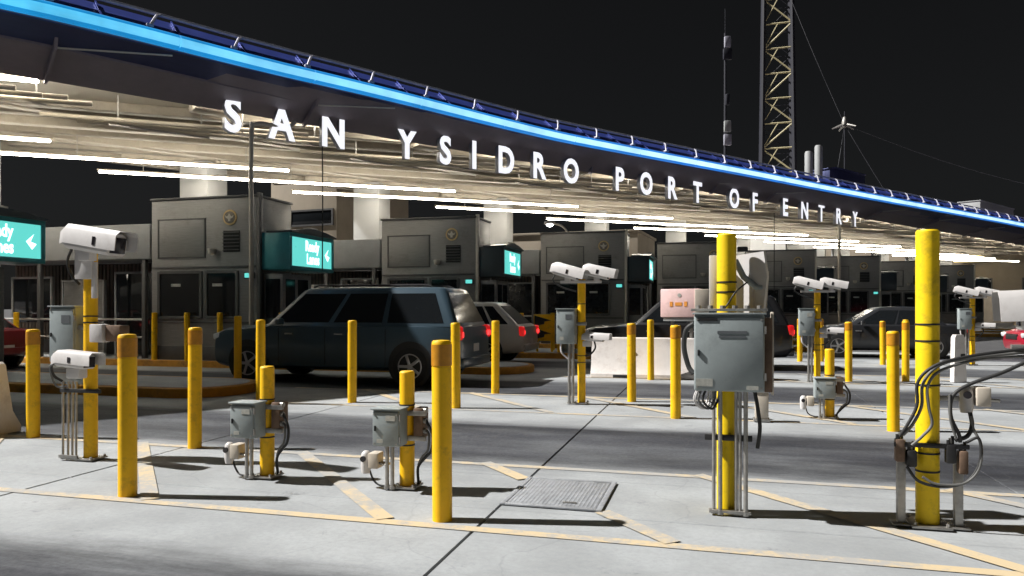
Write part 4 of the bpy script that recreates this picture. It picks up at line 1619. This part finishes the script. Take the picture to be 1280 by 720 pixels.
bx = thing('sign_box', 'pinkish white box with orange marks standing above the white barrier', 'sign box', W(-0.60, 15.45, 0.83), -LA - R(14))
q = MB()
q.box((0.0, 0, 0.72), (0.80, 0.34, 0.58), 0.02)
q.build('box_body', M_PINK, bx)
q = MB()
q.box((0.41, -0.01, 0.72), (0.28, 0.30, 0.56), 0.015, (0, 0, R(18)))
q.build('side_wing', M_BEI, bx)
for k, (dx, w_, h_) in enumerate(((-0.17, 0.06, 0.10), (-0.02, 0.14, 0.07), (0.13, 0.06, 0.10))):
    q = MB()
    q.box((dx, -0.174, 0.70), (w_, 0.006, h_))
    q.build('orange_mark', M_ORNG, bx)
q = MB()
q.cyl((0.0, -0.171, 0.88), (0.0, -0.176, 0.88), 0.04, seg=12)
q.build('small_badge', M_STKR, bx)
q = MB()
q.box((-0.02, 0.0, 0.385), (0.66, 0.28, 0.07), 0.01)
q.build('tray', M_BAND, bx)
for sx_ in (-0.2, 0.2):
    q = MB()
    q.box((sx_, 0, 0.17), (0.06, 0.06, 0.36), 0.005)
    q.build('leg', M_STEEL, bx)

wb = thing('ground_sensor_box', 'small pale box standing on the ground behind the grey cabinet post', 'box', W(0.61, 9.84, 0.012), -LA)
q = MB()
q.box((0, 0, 0.20), (0.16, 0.16, 0.34), 0.012)
q.build('box_body', M_BEI, wb)
q = MB()
q.box((0, 0, 0.378), (0.18, 0.18, 0.02), 0.005)
q.build('lid', M_WHT, wb)
q = MB()
q.box((0, 0, 0.015), (0.20, 0.20, 0.03), 0.004)
q.build('foot', M_STEEL, wb)

# black and yellow chevron panel on the island nose
cv = thing('chevron_panel', 'small black and yellow chevron panel beside the white hatchback', 'panel', W(-4.75, 20.95, 0.155), -LA)
q = MB()
q.box((0, 0, 0.72), (0.62, 0.05, 0.78), 0.006)
q.build('panel', M_YEL, cv)
for k in (0, 1):
    q = MB()
    z = 0.38 + 0.38 * k
    q.prism([(-0.29, z), (-0.29, z + 0.32), (0.22, z + 0.17), (0.02, z + 0.14), (0.0, z + 0.06)], -0.036, -0.028)
    q.build('chevron', M_BLKP, cv)
for sx_ in (-0.22, 0.22):
    q = MB()
    q.box((sx_, 0.06, 0.52), (0.06, 0.06, 1.06), 0.005)
    q.build('leg', M_YEL, cv)
gc = thing('utility_cabinet', 'dark grey utility cabinet between the chevron panel and twin cameras', 'cabinet', W(-4.1, 21.3, 0.155), -LA)
enclosure(gc, (0, 0, 0.55), (0.32, 0.32, 1.1), 'cabinet')
q = MB()
q.box((0, 0, 0.02), (0.4, 0.4, 0.05), 0.01)
q.build('plinth', M_BAND, gc)


# ================================================================== CARS
def car(label, t, n, color, kind='suv', L=4.8, Wd=1.9, H=1.75, z=0.0, heading=180.0, name=None, lit=True):
    names = {'suv': 'sport_utility_vehicle', 'hatch': 'hatchback_car', 'sedan': 'sedan_car'}
    p = thing(names[kind], label, 'car', W(t, n, 0.012 + z), -LA + R(heading), 'cars in the inspection lanes')
    body_m = mat('car_paint_%.2f_%.2f_%.2f' % color, color, 0.30, 0.0, var=0.02, coat=0.35, rvar=0.15)
    h2 = L / 2
    w = Wd / 2
    gc_ = 0.22
    if kind == 'suv':
        belt, hood, deck = H * 0.60, H * 0.585, H * 0.60
        X = [(h2, .70, .42, .62, .66), (h2 - .06, .86, .30, hood - .16, hood - .10), (h2 - .35, .96, .26, hood - .06, hood - .01), (h2 - 0.9, 1.0, .25, belt - .05, hood + .02), (h2 - 1.35, 1.0, .25, belt - .02, belt + .03),
             (0, 1.0, .25, belt, belt + .02), (-h2 + .7, 1.0, .26, belt, belt + .02), (-h2 + .15, .97, .30, belt - .01, belt), (-h2 + .03, .92, .38, belt - .05, belt - .03), (-h2, .82, .46, belt - .22, belt - .2)]
        gb, gr = (h2 - 1.25, -h2 + .07), (h2 - 1.95, -h2 + .38)
        cuts = (0.02, 0.33, 0.36, 0.63, 0.66, 0.96)
    elif kind == 'hatch':
        belt, hood = H * 0.61, H * 0.60
        X = [(h2, .70, .42, .60, .63), (h2 - .06, .86, .28, hood - .20, hood - .15), (h2 - .35, .96, .24, hood - .10, hood - .05), (h2 - 0.8, 1.0, .22, belt - .07, hood), (h2 - 1.15, 1.0, .22, belt - .03, belt + .03),
             (0, 1.0, .22, belt, belt + .02), (-h2 + .7, 1.0, .24, belt + .03, belt + .05), (-h2 + .15, .96, .30, belt + .02, belt + .04), (-h2 + .03, .9, .38, belt - .05, belt - .03), (-h2, .80, .46, belt - .22, belt - .2)]
        gb, gr = (h2 - 1.0, -h2 + .12), (h2 - 1.85, -h2 + .75)
        cuts = (0.04, 0.42, 0.45, 0.78, 0.81, 0.95)
    else:
        belt, hood, deck = H * 0.63, H * 0.60, H * 0.66
        X = [(h2, .70, .40, .58, .60), (h2 - .06, .86, .26, hood - .17, hood - .12), (h2 - .35, .96, .22, hood - .08, hood - .03), (h2 - 0.9, 1.0, .20, belt - .06, hood + .03), (h2 - 1.3, 1.0, .20, belt - .03, belt + .02),
             (0, 1.0, .20, belt, belt + .02), (-h2 + 1.0, 1.0, .22, belt + .01, deck), (-h2 + .25, .96, .28, belt, deck - .01), (-h2 + .05, .9, .36, belt - .06, deck - .06), (-h2, .80, .44, belt - .22, belt - .18)]
        gb, gr = (h2 - 1.15, -h2 + .55), (h2 - 2.0, -h2 + 1.15)
        cuts = (0.05, 0.46, 0.49, 0.90, 0.99, 0.995)
    rings = []
    for x, ws, zb, zs, zt in X:
        a = w * ws
        half = [(a * .80, zb), (a * .95, zb + .07), (a, zb + .30 * (zs - zb)), (a * .995, zb + .66 * (zs - zb)), (a * .955, zs - .015), (a * .84, zs + .65 * (zt - zs)), (a * .45, zt + .008)]
        rings.append([(x, y, zz) for y, zz in half] + [(x, -y, zz) for y, zz in reversed(half)])
    q = MB()
    q.loft(rings)
    body = q.build('body', body_m, p, 38)
    # cabin
    def gring(x0, x1, hw, zz, rx, ry):
        pts = []
        for cxs, cys, a0 in ((x0 - rx, hw - ry, 0), (x1 + rx, hw - ry, 90), (x1 + rx, -hw + ry, 180), (x0 - rx, -hw + ry, 270)):
            for k in range(4):
                q_ = R(a0 + 30 * k)
                pts.append((cxs + rx * math.cos(q_), cys + ry * math.sin(q_), zz))
        return pts
    zb, zr = belt - 0.01, H - 0.06
    wb_, wr_ = w * 0.93, w * 0.70
    q = MB()
    q.loft([gring(gb[0], gb[1], wb_, zb, .10, .10), gring(gr[0], gr[1], wr_, zr, .12, .12), gring(gr[0] - .10, gr[1] + .08, wr_ - .05, zr + .045, .16, .16), gring(gr[0] - .45, gr[1] + .4, wr_ - .26, zr + .06, .16, .16)])
    cab = q.build('cabin', body_m, p, 40)

    def side_pt(s, hh, sg, off=0.006):
        x = (gb[0] - .08) * (1 - hh) + (gr[0] - .10) * hh
        x2 = (gb[1] + .08) * (1 - hh) + (gr[1] + .10) * hh
        y = wb_ * (1 - hh) + wr_ * hh + off
        return (x + (x2 - x) * s, sg * y, zb + (zr - zb) * hh)
    for sg in (-1, 1):
        for a, c in ((cuts[0], cuts[1]), (cuts[2], cuts[3]), (cuts[4], cuts[5])):
            if c - a < 0.02:
                continue
            q = MB()
            q0 = [side_pt(a, .10, sg), side_pt(c, .10, sg), side_pt(c, .90, sg), side_pt(a, .90, sg)]
            q1 = [side_pt(a, .10, sg, -.03), side_pt(c, .10, sg, -.03), side_pt(c, .90, sg, -.03), side_pt(a, .90, sg, -.03)]
            q.loft([q0, q1])
            q.build('side_window', M_GLASS, cab, 0)
    for (x0, x1, sgn, nm) in ((gb[0], gr[0], 1, 'windshield'), (gb[1], gr[1], -1, 'rear_window')):
        q = MB()
        pts = []
        for hh, sgy in ((.10, -1), (.10, 1), (.92, 1), (.92, -1)):
            pts.append((x0 + (x1 - x0) * hh + .008 * sgn, sgy * ((wb_ - .12) * (1 - hh) + (wr_ - .11) * hh), zb + (zr - zb) * hh))
        q.loft([pts, [(a - .04 * sgn, b_, c) for a, b_, c in pts]])
        q.build(nm, M_GLASS, cab, 0)
    # wheels
    rw = 0.36 if kind == 'suv' else 0.33
    for xw in (h2 - 0.92, -h2 + 0.95):
        for sg in (-1, 1):
            q = MB()
            q.cyl((xw, sg * (w - .14), rw + .03), (xw, sg * (w + .004), rw + .03), rw + .075, seg=28)
            q.build('wheel_arch', M_BLKP, body)
            q = MB()
            M = Tr(xw, sg * (w - .10), rw) @ RotX(R(-90 * sg))
            q.lathe([(rw * .62, -.10), (rw * .95, -.10), (rw, -.06), (rw, .08), (rw * .95, .115), (rw * .66, .12)], 28, M)
            wl = q.build('wheel', M_TYRE, p, 40)
            q = MB()
            q.lathe([(rw * .66, .09), (rw * .66, .122), (rw * .60, .124), (rw * .58, .10)], 28, M)
            q.lathe([(0, .11), (rw * .16, .11), (rw * .14, .128), (0, .13)], 16, M)
            for k in range(5):
                q.box((rw * .36, 0, .112), (rw * .5, rw * .16, .022), 0.005, None, M @ RotZ(2 * PI * k / 5))
            tag(q.build('rim', M_RIM, wl, 40), None, None, None, 'stuff')
    # lamps, plate, mirrors, handles, door gaps, bumper
    for sg in (-1, 1):
        q = MB()
        q.box((h2 - .12, sg * w * .68, hood - .20), (.20, .34, .13), .03, (0, R(10), sg * R(-16)))
        q.build('headlight', M_HEAD, p)
        q = MB()
        zt = belt - .13
        q.box((-h2 + .07, sg * w * .82, zt), (.16, .20, .26 if kind != 'sedan' else .14), .04, (0, 0, sg * R(14)))
        tl = q.build('taillight', M_TAILL, p)
        q = MB()
        q.box((-h2 - .012, sg * w * .80, zt - .03), (.02, .12, .10), .01, (0, 0, sg * R(14)))
        q.build('lamp_core', M_TAIL, tl)
        q = MB()
        q.box((gb[0] - .42, sg * (w + .07), belt + .07), (.10, .20, .13), .03)
        q.build('mirror', body_m, p)
        for xx in (0.42 * L - h2 + .55, 0.62 * L - h2 + .55):
            q = MB()
            q.box((xx - .35, sg * (w * .985), belt - .16), (.17, .03, .03), .008)
            q.build('door_handle', M_RIM, p)
        for xx in (gb[0] - .35, 0.05, -h2 + 1.45):
            q = MB()
            q.box((xx, sg * (w * .997), (0.34 + belt) / 2 - .02), (.010, .012, belt - .42))
            q.build('door_gap', M_BLKP, p)
    q = MB()
    q.box((-h2 - .006, 0, belt - .42), (.012, .32, .15), .003)
    q.build('license_plate', M_WHT, p)
    q = MB()
    q.box((-h2 + .06, 0, .42), (.20, Wd * .84, .18), .04)
    q.build('bumper', body_m, p)
    q = MB()
    q.box((h2 - .03, 0, hood - .26), (.10, Wd * .44, .16), .02)
    q.build('grille', M_BLKP, p)
    if kind == 'suv':
        for sg in (-1, 1):
            q = MB()
            q.tube([(gr[0] - .2, sg * wr_ * .86, H + .0), (gr[0] - .3, sg * wr_ * .86, H + .035), (gr[1] + .4, sg * wr_ * .86, H + .035), (gr[1] + .3, sg * wr_ * .86, H)], .018, 6)
            q.build('roof_rack', M_BLKP, p)
    return p


car('large dark blue sport utility vehicle passing in the lane behind the bollards', -7.05, 13.45, (0.045, 0.075, 0.10), 'suv', 5.3, 1.98, 1.84)
car('white hatchback with red tail lamp, right of the dark blue vehicle', -6.75, 18.75, (0.55, 0.52, 0.48), 'hatch', 4.3, 1.8, 1.60)
car('black sport utility vehicle behind the white barrier and pink sign box', -0.65, 18.75, (0.012, 0.012, 0.013), 'suv', 4.9, 1.95, 1.74)
car('dark grey sedan at right, behind the bollards beside the tallest post', 4.85, 24.1, (0.022, 0.023, 0.026), 'sedan', 4.4, 1.82, 1.48)
car('red sedan with its nose at the right edge, behind the right-edge camera', 10.6, 24.05, (0.35, 0.012, 0.03), 'sedan', 4.6, 1.82, 1.46)
car('dark red car cut by the left edge under the leftmost sign', -18.2, 13.4, (0.20, 0.02, 0.025), 'sedan', 4.6, 1.82, 1.45)

# ================================================================== BEHIND: buildings, tower, masts, wires, rooftop things
def building(name, label, x, y, rz, L, D, H, m, windows=(), strip_=None):
    b_ = thing(name, label, 'building', (x, y, 0), rz)
    q = MB()
    q.box((0, D / 2, H / 2), (L, D, H), 0.03)
    q.build('wall', m, b_)
    q = MB()
    q.box((0, D / 2, H + 0.10), (L + 0.25, D + 0.25, 0.2), 0.03)
    q.build('parapet', m, b_)
    for (wx, wz, ww, wh) in windows:
        q = MB()
        q.box((wx, -0.02, wz), (ww, 0.06, wh), 0.01)
        o = q.build('window', M_GLASS, b_)
        q = MB()
        for sx_ in (-1, 1):
            q.box((wx + sx_ * (ww / 2 + 0.05), -0.04, wz), (0.1, 0.10, wh + 0.2))
        q.box((wx, -0.04, wz + wh / 2 + 0.05), (ww, 0.10, 0.1))
        q.box((wx, -0.04, wz - wh / 2 - 0.05), (ww, 0.10, 0.1))
        q.build('window_frame', M_BOOTH2, o)
    return b_


building('beige_building', 'tall beige building behind the sign box of the largest booth', -12.0, 42.0, R(-22), 4.6, 8, 9.0, M_BWALL, [(0.6, 6.6, 2.8, 0.75)])
building('low_beige_building', 'low beige building seen between the second and third booths', 2.0, 58.0, R(-20), 16.0, 8, 7.2, M_BWALL, [(x, 3.4, 1.2, 1.2) for x in (-6, -3, 0, 3, 6)])
building('white_building', 'bright white wall behind the tall post with grey cabinet', 23.0, 62.0, R(-24), 6.5, 8, 8.6, M_WWALL, [(0.0, 3.2, 1.4, 1.4)])
building('long_beige_building', 'long beige building behind the booths at far right', 44.0, 72.0, R(-24), 26.0, 8, 9.5, M_BWALL, [(x, 3.6, 1.4, 1.3) for x in (-10, -6, -2, 2, 6, 10)])
wl = thing('wall_lamp', 'warm lit wall lamp on the long beige building at right', 'lamp', (44.5, 71.3, 6.4), R(-24))
q = MB()
q.box((0, -0.2, 0), (2.6, 0.35, 0.9), 0.1)
q.build('lamp_lens', M_WARM, wl)
q = MB()
q.box((0, 0.0, 0.1), (2.9, 0.2, 1.3), 0.05)
q.build('housing', M_BOOTH2, wl)

sl = thing('street_lamp', 'lit street lamp on a curved mast far behind the third booth', 'street lamp', (4.6, 60, 0))
q = MB()
q.tube(catmull([(0, 0, 0), (0, 0, 4), (0, 0, 7.2), (-0.4, 0, 8.1), (-1.2, 0, 8.4)], 6), 0.08, 8)
q.build('mast', M_STEEL, sl, 60)
q = MB()
q.box((-1.5, 0, 8.42), (0.9, 0.4, 0.22), 0.06)
q.build('lamp_head', M_STEEL, sl)
q = MB()
q.lathe([(0.0, -0.22), (0.22, -0.14), (0.30, 0.0), (0.0, 0.0)], 12, Tr(-1.5, 0, 8.31))
q.build('lamp_glass', M_LAMP, sl, 60)

# lattice tower
tw = thing('lattice_tower', 'tall lattice steel tower rising behind the canopy', 'tower', (25.4, 70, 0), R(-17))
HT = 40.0


def leg_xy(z):
    s = 1.62 - 0.5 * z / HT
    return s


for a, c in ((-1, -1), (1, -1), (1, 1), (-1, 1)):
    q = MB()
    q.cyl((a * leg_xy(0), c * leg_xy(0), 0), (a * leg_xy(HT), c * leg_xy(HT), HT), 0.24, 0.20, 8)
    q.build('leg', M_MAST, tw)
nb = 17
for k in range(nb):
    z0, z1 = HT * k / nb, HT * (k + 1) / nb
    s0, s1 = leg_xy(z0), leg_xy(z1)
    cs = [(-1, -1), (1, -1), (1, 1), (-1, 1)]
    for f_ in range(4):
        a, c = cs[f_], cs[(f_ + 1) % 4]
        flip = (k + f_) % 2
        q = MB()
        pa, pb = ((a, s0), (c, s1)) if flip else ((c, s0), (a, s1))
        q.cyl((pa[0][0] * s0, pa[0][1] * s0, z0), (pb[0][0] * s1, pb[0][1] * s1, z1), 0.075 if f_ in (0, 3) else 0.03, seg=6)
        q.build('brace', M_LATT if f_ in (0, 3) else M_MAST, tw)  # front and left faces coloured as lit, the others dark as if in shade
        q = MB()
        q.cyl((a[0] * s0, a[1] * s0, z0), (c[0] * s0, c[1] * s0, z0), 0.075 if f_ in (0, 3) else 0.03, seg=6)
        q.build('strut', M_LATT if f_ in (0, 3) else M_MAST, tw)
    q = MB()
    mid = 0.5
    q.cyl((-s0, -s0, z0), (0, -s0 * 0.99, z1), 0.05, seg=6)
    q.build('brace', M_LATT, tw)

# slim antenna mast
am = thing('antenna_mast', 'slim dark antenna mast left of the lattice tower', 'mast', (17.5, 60, 0))
q = MB()
q.cyl((0, 0, 0), (0, 0, 24.0), 0.16, 0.09, 10)
q.build('pole', M_MAST, am)
for z, w_, m_ in ((23.2, 0.5, M_RAIL), (22.2, 0.7, M_MAST), (16.3, 0.55, M_BAND), (15.2, 0.6, M_RAIL), (18.5, 0.3, M_MAST)):
    q = MB()
    q.box((0.12, -0.22, z), (w_, 0.3, 0.9), 0.05)
    q.build('antenna', m_, am)
q = MB()
q.cyl((0, 0, 24), (0, 0, 26.0), 0.03, seg=6)
q.build('whip', M_MAST, am)

# guyed light mast with spread arms and long wires
gm = thing('guyed_mast', 'thin mast head with spread arms and long drooping wires right of the tower', 'mast', (27.3, 60, 0))
q = MB()
q.cyl((0, 0, 0), (0, 0, 17.6), 0.10, 0.04, 8)
q.build('pole', M_MAST, gm)
for a in (0, 72, 144, 216, 288):
    q = MB()
    d = Vector((math.cos(R(a + 20)), math.sin(R(a + 20)), 0))
    q.cyl((0, 0, 16.55), tuple(d * 0.95 + Vector((0, 0, 16.20))), 0.13, 0.05, 8)
    q.build('arm', M_STEEL, gm)
q = MB()
q.lathe([(0.0, 16.2), (0.22, 16.3), (0.25, 16.7), (0.12, 17.1), (0.0, 17.2)], 12)
q.build('hub', M_STEEL, gm)
for e, sag in (((18.5, -2, 10.2), 0.6), ((2.8, -3, 9.0), 0.1), ((-2.2, -3, 10.6), 0.1), ((-3.5, 4, 30.0), 0.2)):
    q = MB()
    a = Vector((0, 0, 16.5))
    e = Vector(e)
    q.tube([a + (e - a) * k / 10 - Vector((0, 0, sag * math.sin(PI * k / 10))) for k in range(11)], 0.018, 6)
    q.build('wire', M_WIRE, gm, 60)

# things on the canopy roof
for k, (u_, v_, h_, lab) in enumerate(((35.8, 19.2, 2.3, 'shorter white cylindrical antenna on the canopy roof'), (37.0, 19.3, 2.8, 'taller white cylindrical antenna on the canopy roof'))):
    an = thing('roof_antenna', lab, 'antenna', K(u_, v_, 7.2), KA, 'white roof antennas')
    q = MB()
    q.lathe([(0.0, 0.2), (0.19, 0.2), (0.20, 0.3), (0.20, h_ - 0.1), (0.17, h_), (0.0, h_ + 0.02)], 16)
    q.build('radome', M_BAND, an, 40)
    q = MB()
    q.cyl((0, 0, -0.1), (0, 0, 0.24), 0.07, seg=8)
    q.build('stub', M_STEEL, an)
for (u_, v_, sx_, sz, m_, lab) in ((39.3, 19.4, 3.4, 1.5, M_NAVY, 'blue-painted rooftop unit right of the white antennas'), (61.0, 19.0, 7.0, 1.6, M_BAND, 'pale rooftop unit on the canopy near the right edge')):
    ru = thing('rooftop_unit', lab, 'rooftop unit', K(u_, v_, 7.2), KA, 'rooftop units on the canopy')
    q = MB()
    q.box((0, 0, sz / 2 + 0.1), (sx_, 1.4, sz), 0.03)
    q.build('casing', m_, ru)
    q = MB()
    q.box((0, 0, sz + 0.13), (sx_ + 0.1, 1.5, 0.06), 0.01)
    q.build('lid', m_, ru)
    for s_ in (-0.4, 0.4):
        q = MB()
        q.box((s_ * sx_, 0, 0.02), (0.15, 1.3, 0.2))
        q.build('skid', M_STEEL, ru)
